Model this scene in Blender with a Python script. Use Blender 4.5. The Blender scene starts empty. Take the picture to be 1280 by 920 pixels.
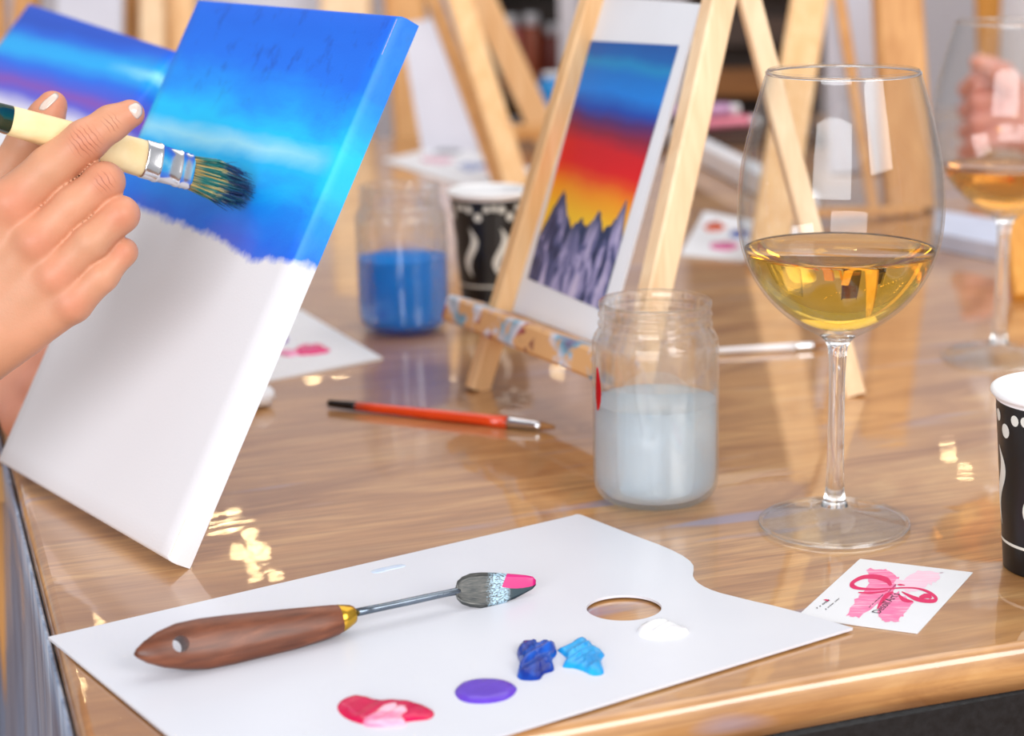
import bpy, bmesh, math, random
import numpy as np
from mathutils import Vector, Matrix
random.seed(7); RNG = np.random.default_rng(7)
SC = bpy.context.scene
COL = SC.collection

# ------------------------------------------------------------------ camera
FPX, PITCH, ROLL, CX, CY, CAMH = 2324.0, 0.24918, -0.00768, 786.0, 460.0, 0.2853
_f = np.array([0, math.cos(PITCH), -math.sin(PITCH)]); _u = np.array([0, math.sin(PITCH), math.cos(PITCH)])
_x = np.array([1.0, 0, 0]); _c, _s = math.cos(ROLL), math.sin(ROLL)
CR, CU, CF = _c * _x + _s * _u, -_s * _x + _c * _u, _f
CAMP = np.array([0, 0, CAMH])
cam = bpy.data.cameras.new('camera'); camo = bpy.data.objects.new('camera', cam); COL.objects.link(camo)
camo.matrix_world = Matrix(((CR[0], CU[0], -CF[0], 0), (CR[1], CU[1], -CF[1], 0), (CR[2], CU[2], -CF[2], CAMH), (0, 0, 0, 1)))
cam.sensor_width = 36; cam.lens = 36 * FPX / 1280; cam.shift_x = (640 - CX) / 1280
cam.clip_start = 0.02
cam.dof.use_dof = True; cam.dof.focus_distance = 0.79; cam.dof.aperture_fstop = 7.5
SC.camera = camo

# ------------------------------------------------------------------ world, lights, exposure
wd = bpy.data.worlds.new('world'); SC.world = wd; wd.use_nodes = True
wd.node_tree.nodes['Background'].inputs[0].default_value = (0.96, 0.97, 1.0, 1)
wd.node_tree.nodes['Background'].inputs[1].default_value = 0.46
def area(name, loc, target, sx, sy, power, color):
    l = bpy.data.lights.new(name, 'AREA'); l.shape = 'RECTANGLE'; l.size = sx; l.size_y = sy; l.energy = power; l.color = color
    o = bpy.data.objects.new(name, l); COL.objects.link(o); o.location = loc
    o.rotation_euler = (Vector(target) - Vector(loc)).to_track_quat('-Z', 'Y').to_euler(); return o
area('window_light_right', (1.9, -1.3, 1.45), (0, .9, 0), 1.5, 1.5, 52, (1, .97, .94))
area('fill_light_rear', (-.95, -2.5, 1.0), (-.1, .9, .1), 2.8, 1.5, 84, (.95, .97, 1))  # added fill lamp behind the camera, keeps the hand's shadow behind the hand
area('fill_light_overhead', (0.3, 2.0, 2.05), (0.3, 2.0, 0), 2.6, 2.6, 26, (1, .95, .89))  # added overhead fill lamp, brightens the background from above
SC.view_settings.view_transform = 'Standard'; SC.view_settings.look = 'None'
SC.view_settings.exposure = 0.22; SC.view_settings.gamma = 1.0; SC.view_settings.use_curve_mapping = False
SC.cycles.max_bounces = 14; SC.cycles.transmission_bounces = 14; SC.cycles.glossy_bounces = 6
SC.cycles.diffuse_bounces = 3; SC.cycles.sample_clamp_indirect = 6.0; SC.cycles.caustics_refractive = True; SC.cycles.caustics_reflective = False

# ------------------------------------------------------------------ projection helpers
def ray(px, py): return (px - CX) / FPX * CR - (py - CY) / FPX * CU + CF
def W(px, py, d): return CAMP + ray(px, py) * d
def G(px, py, z=0.0):
    r = ray(px, py); return CAMP + r * ((z - CAMH) / r[2])
def depth(p): return float((np.asarray(p) - CAMP) @ CF)
def nrm(v): v = np.asarray(v, float); return v / np.linalg.norm(v)
Z = np.array([0, 0, 1.0])

# ------------------------------------------------------------------ materials
def lin(c):
    c = np.array(c, float) / 255; return tuple(np.where(c <= .04045, c / 12.92, ((c + .055) / 1.055) ** 2.4)) + (1.0,)
class NT:
    def __init__(s, name):
        s.m = bpy.data.materials.new(name); s.m.use_nodes = True; s.t = s.m.node_tree; s.b = s.t.nodes['Principled BSDF']; s.out = s.t.nodes['Material Output']
    def n(s, typ, **kw):
        nd = s.t.nodes.new(typ)
        for k, v in kw.items():
            if k.startswith('i_'):
                key = k[2:]; nd.inputs[int(key) if key.isdigit() else key.replace('_', ' ')].default_value = v
            else: setattr(nd, k, v)
        return nd
    def l(s, a, b): s.t.links.new(a, b)
    def math(s, op, a, b=None, c=None):
        nd = s.n('ShaderNodeMath', operation=op)
        for i, v in enumerate((a, b, c)):
            if v is None: continue
            if isinstance(v, (int, float)): nd.inputs[i].default_value = v
            else: s.l(v, nd.inputs[i])
        return nd.outputs[0]
    def mix(s, fac, a, b):
        nd = s.n('ShaderNodeMix', data_type='RGBA')
        for sock, v in ((nd.inputs['Factor'], fac), (nd.inputs[6], a), (nd.inputs[7], b)):
            if isinstance(v, (int, float, tuple)): sock.default_value = v
            else: s.l(v, sock)
        return nd.outputs[2]
    def ramp(s, fac, stops, interp='LINEAR'):
        nd = s.n('ShaderNodeValToRGB'); cr = nd.color_ramp; cr.interpolation = interp
        while len(cr.elements) < len(stops): cr.elements.new(0.5)
        for e, (p, c) in zip(cr.elements, stops): e.position = p; e.color = c if len(c) == 4 else lin(c)
        s.l(fac, nd.inputs[0]); return nd.outputs[0]
    def noise(s, vec, scale, detail=3, rough=.5, dist=0):
        nd = s.n('ShaderNodeTexNoise', i_Scale=scale, i_Detail=detail, i_Roughness=rough, i_Distortion=dist)
        if vec is not None: s.l(vec, nd.inputs['Vector'])
        return nd.outputs[0]
    def obj(s, scale=(1, 1, 1), rot=(0, 0, 0)):
        tc = s.n('ShaderNodeTexCoord'); mp = s.n('ShaderNodeMapping'); mp.inputs['Scale'].default_value = scale; mp.inputs['Rotation'].default_value = rot
        s.l(tc.outputs['Object'], mp.inputs[0]); return mp.outputs[0]
    def uv(s):
        nd = s.n('ShaderNodeUVMap', uv_map='UVMap'); sp = s.n('ShaderNodeSeparateXYZ'); s.l(nd.outputs[0], sp.inputs[0]); return nd.outputs[0], sp.outputs[0], sp.outputs[1]
    def uvs(s, sx, sy):
        nd = s.n('ShaderNodeUVMap', uv_map='UVMap'); mp = s.n('ShaderNodeMapping'); mp.inputs['Scale'].default_value = (sx, sy, 1); s.l(nd.outputs[0], mp.inputs[0]); return mp.outputs[0]
    def bump(s, h, strength=.3, dist=.001):
        nd = s.n('ShaderNodeBump', i_Strength=strength, i_Distance=dist); s.l(h, nd.inputs['Height']); s.l(nd.outputs[0], s.b.inputs['Normal']); return nd.outputs[0]
    def col(s, c): s.l(c, s.b.inputs['Base Color'])
    def set(s, **kw):
        for k, v in kw.items(): s.b.inputs[k.replace('_', ' ')].default_value = v
        return s
MATS = {}
def plain(name, c, rough=.5, spec=.5, metal=0.0, coat=0.0, vary=.06, scale=40, bump=0.0, sss=0.0):
    if name in MATS: return MATS[name]
    t = NT(name); t.set(Roughness=rough, Metallic=metal, Coat_Weight=coat); t.b.inputs['Specular IOR Level'].default_value = spec
    c = lin(c); lo = tuple(x * (1 - vary) for x in c[:3]) + (1,); hi = tuple(min(1, x * (1 + vary)) for x in c[:3]) + (1,)
    nz = t.noise(t.obj(), scale, 3); t.col(t.ramp(nz, [(.3, lo), (.7, hi)]))
    if bump: t.bump(nz, bump, .0006)
    if sss: t.set(Subsurface_Weight=sss, Subsurface_Scale=.004)
    MATS[name] = t.m; return t.m
def m_pine(name, a=(222, 170, 112), b=(240, 200, 150), axis=2):
    if name in MATS: return MATS[name]
    t = NT(name); t.set(Roughness=.5)
    sc = [90, 90, 90]; sc[axis] = 6
    nz = t.noise(t.obj(tuple(sc)), 1.0, 4, .6, .6); t.col(t.ramp(nz, [(.3, a), (.7, b)])); t.bump(nz, .12, .0005)
    MATS[name] = t.m; return t.m
def m_glass(name, c=(1, 1, 1, 1), ior=1.47, rough=0.0):
    if name in MATS: return MATS[name]
    t = NT(name); t.set(Roughness=rough, IOR=ior, Transmission_Weight=1.0); t.b.inputs['Base Color'].default_value = c
    MATS[name] = t.m; return t.m

def m_thin(name, glassy=0.0, tint=(.80, .85, .88, 1)):
    """thin-walled glass: light passes straight, reflections grow at grazing angles; optional share of true refraction"""
    t = NT(name); lw = t.n('ShaderNodeLayerWeight'); lw.inputs['Blend'].default_value = .5; fc = lw.outputs['Facing']
    tr = t.n('ShaderNodeBsdfTransparent'); t.l(t.mix(t.math('POWER', fc, 3.0), (.985, .99, .99, 1), tint), tr.inputs[0])
    gl = t.n('ShaderNodeBsdfGlossy'); gl.inputs['Roughness'].default_value = 0.0
    m = t.n('ShaderNodeMixShader'); t.l(t.math('MULTIPLY_ADD', t.math('POWER', fc, 5.0), .6, .03), m.inputs[0]); t.l(tr.outputs[0], m.inputs[1]); t.l(gl.outputs[0], m.inputs[2]); last = m.outputs[0]
    if glassy:
        t.set(Roughness=0.0, IOR=1.47, Transmission_Weight=1.0); t.b.inputs['Base Color'].default_value = (1, 1, 1, 1)
        m2 = t.n('ShaderNodeMixShader'); m2.inputs[0].default_value = glassy; t.l(last, m2.inputs[1]); t.l(t.b.outputs[0], m2.inputs[2]); last = m2.outputs[0]
    t.l(last, t.out.inputs[0]); return t.m

def mat_table():
    t = NT('varnished_wood')
    base = t.obj((1.0, 1.0, 1.0))
    wv = t.noise(t.obj((1.6, 5, 5)), 1.6, 3, .5, .3)
    mp = t.n('ShaderNodeMapping'); mp.inputs['Scale'].default_value = (5.0, 36, 36); t.l(base, mp.inputs[0])
    ad = t.n('ShaderNodeVectorMath', operation='ADD'); t.l(mp.outputs[0], ad.inputs[0])
    cmb = t.n('ShaderNodeCombineXYZ'); t.l(t.math('MULTIPLY', wv, 9.0), cmb.inputs[1]); t.l(cmb.outputs[0], ad.inputs[1])
    g1 = t.noise(ad.outputs[0], 1.0, 5, .62, .5)
    g2 = t.noise(t.obj((14, 260, 260)), 1.0, 4, .65, .4)
    blot = t.noise(t.obj((2.2, 6, 6)), 1.3, 2, .5)
    c1 = t.ramp(g1, [(.24, (126, 82, 46)), (.37, (172, 120, 70)), (.50, (200, 148, 92)), (.63, (214, 166, 108)), (.80, (228, 188, 134))])
    c2 = t.mix(t.ramp(g2, [(.42, (0, 0, 0, 1)), (.68, (1, 1, 1, 1))]), c1, lin((146, 100, 62)))
    c2n = t.t.nodes[-1]
    c3 = t.mix(t.math('MULTIPLY_ADD', t.ramp(blot, [(.38, (0, 0, 0, 1)), (.62, (1, 1, 1, 1))]), .6, .3), c1, c2)
    bl2 = t.noise(t.obj((3.0, 11, 11)), 1.0, 3, .55, .8); c3 = t.mix(t.ramp(bl2, [(.46, (0, 0, 0, 1)), (.68, (.62, .62, .62, 1))]), c3, lin((138, 90, 52)))
    # faint dried paint smears
    sm = t.noise(t.obj((7, 42, 42)), 1.0, 2, .4); sm2 = t.noise(t.obj(), 5.0, 1)
    f = t.math('MULTIPLY', t.ramp(sm, [(.62, (0, 0, 0, 1)), (.69, (1, 1, 1, 1))]), t.ramp(sm2, [(.46, (0, 0, 0, 1)), (.58, (.7, .7, .7, 1))]))
    t.col(t.mix(f, c3, lin((140, 142, 175))))
    t.set(Roughness=.34, Coat_Weight=1.0, Coat_Roughness=.014, Coat_IOR=1.62)
    w1 = t.noise(t.obj((1, 1.6, 1)), 16, 2, .5, .8); w2 = t.noise(t.obj((1, 1, 1)), 70, 2, .5)
    hgt = t.math('ADD', w1, t.math('MULTIPLY', w2, .04))
    b = t.n('ShaderNodeBump', i_Strength=.12, i_Distance=.0011); t.l(hgt, b.inputs['Height']); t.l(b.outputs[0], t.b.inputs['Coat Normal'])
    b2 = t.n('ShaderNodeBump', i_Strength=.2, i_Distance=.0006); t.l(g1, b2.inputs['Height']); t.l(b2.outputs[0], t.b.inputs['Normal'])
    return t.m

# ------------------------------------------------------------------ mesh helpers
def rootloc(o):
    v = Vector((0, 0, 0))
    while o is not None: v = v + o.location; o = o.parent
    return np.array(v)
def build(name, verts, faces, mat, parent=None, smooth=True, uv=None, cols=None, loc=None):
    """one mesh object; verts in world space; parent empties carry translation only"""
    verts = np.asarray(verts, float)
    org = rootloc(parent) if parent is not None else (np.asarray(loc, float) if loc is not None else verts.mean(0))
    me = bpy.data.meshes.new(name); me.from_pydata([tuple(v) for v in (verts - org)], [], [tuple(int(i) for i in f) for f in faces])
    if uv is not None:
        l = me.uv_layers.new(name='UVMap'); uv = np.asarray(uv)
        idx = np.empty(len(me.loops), int); me.loops.foreach_get('vertex_index', idx); l.data.foreach_set('uv', uv[idx].astype('f').ravel())
    if cols is not None:
        a = me.color_attributes.new('Col', 'FLOAT_COLOR', 'POINT'); a.data.foreach_set('color', np.asarray(cols, 'f').ravel())
    bm = bmesh.new(); bm.from_mesh(me); bmesh.ops.recalc_face_normals(bm, faces=bm.faces); bm.to_mesh(me); bm.free()
    if smooth: me.polygons.foreach_set('use_smooth', [True] * len(me.polygons))
    if mat: me.materials.append(mat)
    o = bpy.data.objects.new(name, me); COL.objects.link(o)
    if parent is not None: o.parent = parent
    else: o.location = org
    return o
def sharp(o, ang=40):
    bm = bmesh.new(); bm.from_mesh(o.data)
    for e in bm.edges:
        if len(e.link_faces) == 2 and e.calc_face_angle(0) > math.radians(ang): e.smooth = False
    bm.to_mesh(o.data); bm.free(); return o
def tag(o, label=None, cat=None, group=None, kind=None):
    if label: o['label'] = label
    if cat: o['category'] = cat
    if group: o['group'] = group
    if kind: o['kind'] = kind
    return o
def thing(name, label, cat, loc=(0, 0, 0), group=None):
    o = bpy.data.objects.new(name, None); COL.objects.link(o); o.location = tuple(float(v) for v in loc); o.empty_display_size = .02
    return tag(o, label, cat, group)
def lathe(prof, c=(0, 0, 0), n=64, axis=None, xdir=None):
    """closed solid of revolution when profile starts and ends on the axis"""
    c = np.asarray(c, float); ax = nrm(axis) if axis is not None else Z
    xd = np.asarray(xdir if xdir is not None else ((1, 0, 0) if abs(ax[0]) < .9 else (0, 1, 0)), float); xd = nrm(xd - ax * (xd @ ax)); yd = np.cross(ax, xd)
    v, f, ring = [], [], []
    for r, z in prof:
        if r < 1e-7: ring.append([len(v)]); v.append(c + ax * z)
        else:
            ring.append(list(range(len(v), len(v) + n)))
            for k in range(n):
                a = 2 * math.pi * k / n; v.append(c + ax * z + (xd * math.cos(a) + yd * math.sin(a)) * r)
    for a, b in zip(ring[:-1], ring[1:]):
        for k in range(n):
            k2 = (k + 1) % n
            if len(a) == 1 and len(b) == 1: continue
            if len(a) == 1: f.append((a[0], b[k2], b[k]))
            elif len(b) == 1: f.append((a[k], a[k2], b[0]))
            else: f.append((a[k], a[k2], b[k2], b[k]))
    return v, f
def smoothprof(pts, n=8):
    pts = np.array(pts, float); out = []
    for i in range(len(pts) - 1):
        p0 = pts[max(i - 1, 0)]; p1 = pts[i]; p2 = pts[i + 1]; p3 = pts[min(i + 2, len(pts) - 1)]
        for k in range(n):
            t = k / n; out.append(.5 * ((2 * p1) + (-p0 + p2) * t + (2 * p0 - 5 * p1 + 4 * p2 - p3) * t * t + (-p0 + 3 * p1 - 3 * p2 + p3) * t ** 3))
    out.append(pts[-1]); out = np.array(out); out[:, 0] = np.maximum(out[:, 0], 0); return out
def stick(a, b, w, t, side, ch=.12):
    """square wooden bar from a to b; side: direction of width w"""
    a, b = np.asarray(a, float), np.asarray(b, float); d = nrm(b - a); s = np.asarray(side, float); s = nrm(s - d * (s @ d)); n = np.cross(d, s)
    c = min(w, t) * ch; x, y = w / 2, t / 2
    sec = [(x - c, -y), (x, -y + c), (x, y - c), (x - c, y), (-x + c, y), (-x, y - c), (-x, -y + c), (-x + c, -y)]
    v = [p + s * i + n * j for p in (a, b) for i, j in sec]
    f = [(k, (k + 1) % 8, 8 + (k + 1) % 8, 8 + k) for k in range(8)] + [tuple(range(8)), tuple(range(15, 7, -1))]
    return v, f
def tube(path, rad, n=12, flat=1.0, fdir=None):
    path = np.asarray(path, float); m = len(path); rad = np.broadcast_to(np.asarray(rad, float), (m,)); v, f = [], []
    s0 = np.asarray(fdir, float) if fdir is not None else (Z if abs(nrm(path[-1] - path[0])[2]) < .9 else np.array([1., 0, 0]))
    for i in range(m):
        d = nrm(path[min(i + 1, m - 1)] - path[max(i - 1, 0)]); s = nrm(s0 - d * (s0 @ d)); q = np.cross(d, s)
        for k in range(n):
            a = 2 * math.pi * k / n; v.append(path[i] + (s * math.cos(a) * flat + q * math.sin(a)) * rad[i])
    for i in range(m - 1):
        for k in range(n): f.append((i * n + k, i * n + (k + 1) % n, (i + 1) * n + (k + 1) % n, (i + 1) * n + k))
    f += [tuple(range(n)), tuple(range(m * n - 1, (m - 1) * n - 1, -1))]
    return v, f
def prism(poly, top, bot=None, thick=None, up=Z):
    """poly: list of 3-D points (top outline), extruded down by thick along -up"""
    p = [np.asarray(q, float) for q in poly]; n = len(p); v = p + [q - np.asarray(up) * thick for q in p]
    f = [tuple(range(n)), tuple(range(2 * n - 1, n - 1, -1))] + [(k, (k + 1) % n, n + (k + 1) % n, n + k) for k in range(n)]
    return v, f
def join(*parts):
    V, F = [], []
    for v, f in parts:
        o = len(V); V += list(v); F += [tuple(i + o for i in q) for q in f]
    return V, F
def cut(o, cv, cf):
    """boolean-difference a cutter out of an object's mesh"""
    org = rootloc(o); me = bpy.data.meshes.new('cutter'); me.from_pydata([tuple(np.asarray(p) - org) for p in cv], [], cf)
    bm = bmesh.new(); bm.from_mesh(me); bmesh.ops.recalc_face_normals(bm, faces=bm.faces); bm.to_mesh(me); bm.free()
    c = bpy.data.objects.new('cutter', me); COL.objects.link(c); c.location = o.matrix_basis.translation if o.parent is None else tuple(org)
    m = o.modifiers.new('cut', 'BOOLEAN'); m.operation = 'DIFFERENCE'; m.object = c; m.solver = 'EXACT'
    bpy.context.view_layer.update(); dg = bpy.context.evaluated_depsgraph_get()
    nm = bpy.data.meshes.new_from_object(o.evaluated_get(dg)); o.modifiers.clear(); o.data = nm
    bpy.data.objects.remove(c)
    return o
def copy_tree(o, delta=(0, 0, 0), parent=None):
    c = o.copy(); COL.objects.link(c); c.parent = parent
    if parent is None: c.location = o.location + Vector(tuple(float(x) for x in delta))
    for ch in list(o.children): copy_tree(ch, parent=c)
    return c

# ------------------------------------------------------------------ implicit surfaces for hands
def smin(a, b, k):
    h = np.maximum(k - np.abs(a - b), 0) / k; return np.minimum(a, b) - h * h * h * k / 6
def rcone(p, a, b, ra, rb):
    ab = b - a; t = np.clip(((p - a) @ ab) / (ab @ ab), 0, 1); return np.linalg.norm(p - a - t[:, None] * ab, axis=1) - (ra + t * (rb - ra))
def chain(p, pts, k):
    d = None
    for (a, ra), (b, rb) in zip(pts[:-1], pts[1:]):
        e = rcone(p, a, b, ra, rb); d = e if d is None else smin(d, e, k)
    return d
def surface_nets(sdf, lo, hi, h):
    lo, hi = np.asarray(lo), np.asarray(hi); n = np.ceil((hi - lo) / h).astype(int) + 1
    ax = [lo[i] + h * np.arange(n[i]) for i in range(3)]
    # coarse pass to skip far cells
    f = np.full(n, 1.0); B = 8
    cx = [np.arange(0, n[i], B) for i in range(3)]
    cc = np.stack(np.meshgrid(*[lo[i] + h * (cx[i] + (B - 1) / 2) for i in range(3)], indexing='ij'), -1).reshape(-1, 3)
    cd = sdf(cc).reshape([len(c) for c in cx]); R = h * B * 1.05
    for I, J, K in np.argwhere(np.abs(cd) < R + h):
        sl = tuple(slice(cx[q][w], min(cx[q][w] + B, n[q])) for q, w in enumerate((I, J, K)))
        g = np.stack(np.meshgrid(*[ax[q][sl[q]] for q in range(3)], indexing='ij'), -1); f[sl] = sdf(g.reshape(-1, 3)).reshape(g.shape[:3])
    for I, J, K in np.argwhere(cd < -(R + h)):
        f[cx[0][I]:cx[0][I] + B, cx[1][J]:cx[1][J] + B, cx[2][K]:cx[2][K] + B] = -1.0
    s = f < 0; c = [slice(0, -1), slice(1, None)]
    cnt = sum(s[c[i], c[j], c[k]].astype(int) for i in (0, 1) for j in (0, 1) for k in (0, 1))
    act = (cnt > 0) & (cnt < 8); idx = np.full(act.shape, -1); cells = np.argwhere(act); idx[act] = np.arange(len(cells))
    P = lo + h * (cells + .5)
    faces = []
    for d in range(3):
        e = [slice(None)] * 3; e2 = [slice(None)] * 3; e[d] = slice(0, -1); e2[d] = slice(1, None)
        ch = np.argwhere(s[tuple(e)] != s[tuple(e2)]); a, b = (d + 1) % 3, (d + 2) % 3
        ok = (ch[:, a] > 0) & (ch[:, b] > 0) & (ch[:, a] < n[a] - 1) & (ch[:, b] < n[b] - 1); ch = ch[ok]
        def cell(da, db):
            q = ch.copy(); q[:, a] -= da; q[:, b] -= db; return idx[q[:, 0], q[:, 1], q[:, 2]]
        q = np.stack([cell(1, 1), cell(0, 1), cell(0, 0), cell(1, 0)], 1); faces.append(q)
    F = np.concatenate(faces)
    F = F[(F >= 0).all(1)]
    for it in range(5):   # project on the surface
        d = sdf(P); e = 2e-4
        g = np.stack([(sdf(P + e * np.eye(3)[i]) - d) / e for i in range(3)], 1); g /= np.maximum(np.linalg.norm(g, axis=1, keepdims=True), 1e-6)
        P = P - g * np.clip(d, -h, h)[:, None]
    return P, F
def trace(sdf, px, py, d0=.6):
    r = ray(px, py); r = r / np.linalg.norm(r); t = d0
    for _ in range(80):
        dd = sdf((CAMP + r * t)[None])[0]; t += dd * .8
        if dd < 1e-5 or t > 3: break
    return CAMP + r * t, r

# =================================================================== MATERIAL SET
M_TABLE = mat_table()
M_PINE = m_pine('pine_wood'); M_PINE_D = m_pine('pine_wood_dark', (196, 138, 76), (224, 170, 108)); M_PINE_L = m_pine('pine_wood_light', (230, 190, 146), (248, 220, 182))
M_GLASS = m_glass('clear_glass'); M_THIN = m_thin('thin_glass'); M_FOOT = m_thin('foot_glass', .12); M_JARG = m_thin('jar_glass', .28)
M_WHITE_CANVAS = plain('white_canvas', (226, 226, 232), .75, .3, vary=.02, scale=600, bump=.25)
M_PAPER = plain('white_paper', (230, 232, 238), .55, .4, vary=.015)
M_BLACK = plain('black_metal', (22, 22, 24), .45, vary=.5, scale=300, bump=.3)
M_BLACKPAPER = plain('black_printed_paper', (13, 12, 14), .35, vary=.2)
M_WHITEPAPER = plain('white_cup_paper', (246, 246, 248), .4, vary=.01)
M_PRINT = plain('cream_print', (226, 226, 218), .4, vary=.02)
M_STEEL = plain('brushed_steel', (116, 126, 138), .22, metal=1.0, vary=.2, scale=120)
M_FERRULE = plain('silver_ferrule', (222, 222, 226), .16, metal=1.0, vary=.04)
M_BRASS = plain('brass', (206, 160, 58), .25, metal=1.0, vary=.1)
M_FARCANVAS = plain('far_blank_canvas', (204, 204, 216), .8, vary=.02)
M_LILAC = plain('lilac_wall', (214, 208, 214), .8, vary=.03, scale=3)

# =================================================================== SETTING
YAW = math.radians(21.5); TX = np.array([math.cos(YAW), math.sin(YAW), 0]); TY = np.array([-math.sin(YAW), math.cos(YAW), 0])
X0, Y0, X1, Y1 = 0.041, 0.575, 2.55, 2.22
def T(x, y, z=0): return TX * x + TY * y + Z * z
def quad(name, pts, mat, kind='structure'):
    o = build(name, pts, [tuple(range(len(pts)))], mat, smooth=False); return tag(o, kind=kind)
M_FLOOR = m_pine('floor_boards', (120, 84, 60), (150, 108, 78), 0)
v, f = prism([(-4, -1.6, -.76), (4.5, -1.6, -.76), (4.5, 5.2, -.76), (-4, 5.2, -.76)], None, thick=.05)
tag(build('floor', v, f, M_FLOOR, smooth=False), kind='structure')
v, f = prism([(-4, 5.2, 2.2), (4.5, 5.2, 2.2), (4.5, 5.3, 2.2), (-4, 5.3, 2.2)], None, thick=2.96)
tag(build('wall_back', v, f, M_LILAC, smooth=False), kind='structure')

# table: wood slab, black frame, legs, glossy hanging cover
tb = thing('wooden_table', 'long varnished wooden table under all the painting things', 'table', (0, 0, -.76))
tb.rotation_euler = (0, 0, 0)
TH = .019
def slab():
    # rounded-edge slab in table coordinates
    nx, V, F = 60, [], []
    sec = [(0.004, 0.0), (0.0015, -.0008), (0.0, -.003), (-.0015, -.010), (0.0, -TH)]     # inset outward profile (offset, z)
    loops = []
    def outline(off):
        pts = []
        nseg = 80
        for k in range(nseg): pts.append((X0 + off + (X1 - X0 - 2 * off) * k / nseg, Y0 + off + .0012 * math.sin(k * .9) * (1 if 0 < k else 0)))
        for k in range(40): pts.append((X1 - off, Y0 + off + (Y1 - Y0 - 2 * off) * k / 40))
        for k in range(nseg): pts.append((X1 - off - (X1 - X0 - 2 * off) * k / nseg, Y1 - off))
        for k in range(40): pts.append((X0 + off, Y1 - off - (Y1 - Y0 - 2 * off) * k / 40))
        return pts
    for off, z in sec:
        loops.append(list(range(len(V), len(V) + 240))); V.extend([(x, y, z) for x, y in outline(off)])
    for a, b in zip(loops[:-1], loops[1:]):
        for k in range(240): F.append((a[k], a[(k + 1) % 240], b[(k + 1) % 240], b[k]))
    F.append(tuple(loops[0])); F.append(tuple(reversed(loops[-1])))
    return V, F
V, F = slab()
me = bpy.data.meshes.new('tabletop'); me.from_pydata(V, [], F)
bm = bmesh.new(); bm.from_mesh(me); bmesh.ops.recalc_face_normals(bm, faces=bm.faces); bm.to_mesh(me); bm.free()
me.polygons.foreach_set('use_smooth', [len(p.vertices) < 10 for p in me.polygons]); me.materials.append(M_TABLE)
o = bpy.data.objects.new('tabletop', me); COL.objects.link(o); o.parent = tb; o.location = (0, 0, .76); o.rotation_euler = (0, 0, YAW)
fr = []
for a, b in (((X0, Y0), (X1, Y0)), ((X1, Y0), (X1, Y1)), ((X1, Y1), (X0, Y1)), ((X0, Y1), (X0, Y0))):
    inn = .012; cx, cy = (X0 + X1) / 2, (Y0 + Y1) / 2
    q = [(x + (inn if x < cx else -inn), y + (inn if y < cy else -inn)) for x, y in (a, b)]
    q = [T(q[0][0], q[0][1], -TH - .016), T(q[1][0], q[1][1], -TH - .016)]
    fr.append(stick(q[0], q[1], .032, .022, Z))
for s in fr: build('frame_rail', s[0], s[1], M_BLACK, tb, smooth=False)
for x in (X0 + .05, X1 - .05):
    for y in (Y0 + .05, Y1 - .05): s = stick(T(x, y, -.76), T(x, y, -TH), .045, .045, TX); build('leg', s[0], s[1], M_BLACK, tb, smooth=False)
# hanging clear-blue plastic cover on the near left side
t = NT('hanging_plastic'); nz = t.noise(t.obj((60, 60, 3)), 1.0, 3, .6, .5); t.col(t.ramp(nz, [(.25, (84, 104, 134)), (.5, (136, 156, 186)), (.72, (196, 210, 228))])); t.set(Roughness=.3, Coat_Weight=.4); t.bump(nz, .5, .004)
V, F = [], []
NY, NZ = 90, 14
for i in range(NY):
    for j in range(NZ):
        y = Y0 + .002 + (Y1 - Y0 - .1) * i / (NY - 1) ; dz = -.007 - .34 * j / (NZ - 1)
        w = .0018 + .02 * (j / NZ) ** 1.3 * (1 + math.sin(i * .8) * .5 + .4 * math.sin(i * 1.9 + j * .15))
        V.append(T(X0 - w, y, dz))
for i in range(NY - 1):
    for j in range(NZ - 1): F.append((i * NZ + j, (i + 1) * NZ + j, (i + 1) * NZ + j + 1, i * NZ + j + 1))
o = build('hanging_cover', V, F, t.m, tb); md = o.modifiers.new('thick', 'SOLIDIFY'); md.thickness = .0015
tag(o, 'bluish glossy plastic hanging over the left edge')

# =================================================================== MAIN CANVAS
def rect_frame(x, y, yaw, t, th, roll=0.0):
    u = np.array([-math.cos(yaw), math.sin(yaw), 0]); n = np.array([math.sin(yaw), math.cos(yaw), 0])
    v = Z * math.cos(t) + n * math.sin(t); k = n * math.cos(t) - Z * math.sin(t)
    u2 = u * math.cos(roll) + v * math.sin(roll); v = v * math.cos(roll) - u * math.sin(roll)
    return np.array([x, y, th * math.sin(t)]), u2, v, k
def canvas_mesh(o, u, v, k, Wd, L, th, nx=24, ny=32):
    """stretched cloth wrapped round the bars: front plus four sides; uv runs on over the sides"""
    bev = .0022; V, UV, F = [], [], []
    # parametric section across: list of (s offset inside [0..1] coordinate, k depth, uv extension)
    def section(size, n):
        s = [(0, th, -th / size), (0, bev * 2, -bev * 2 / size), (.0003, bev, -bev / size), (bev * .4, bev * .35, -.3 * bev / size), (bev, 0.0, bev / size)]
        mid = [(bev + (size - 2 * bev) * i / n, 0.0, (bev + (size - 2 * bev) * i / n) / size) for i in range(1, n)]
        return s + mid + [(size - a, b, 1 - c) for a, b, c in reversed(s)]
    su, sv = section(Wd, nx), section(L, ny)
    for a, ka, ua in su:
        for b, kb, ub in sv:
            V.append(o + u * a + v * b + k * max(ka, kb)); UV.append((ua, ub))
    m = len(sv)
    for i in range(len(su) - 1):
        for j in range(m - 1): F.append((i * m + j, (i + 1) * m + j, (i + 1) * m + j + 1, i * m + j + 1))
    return V, F, UV
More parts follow.
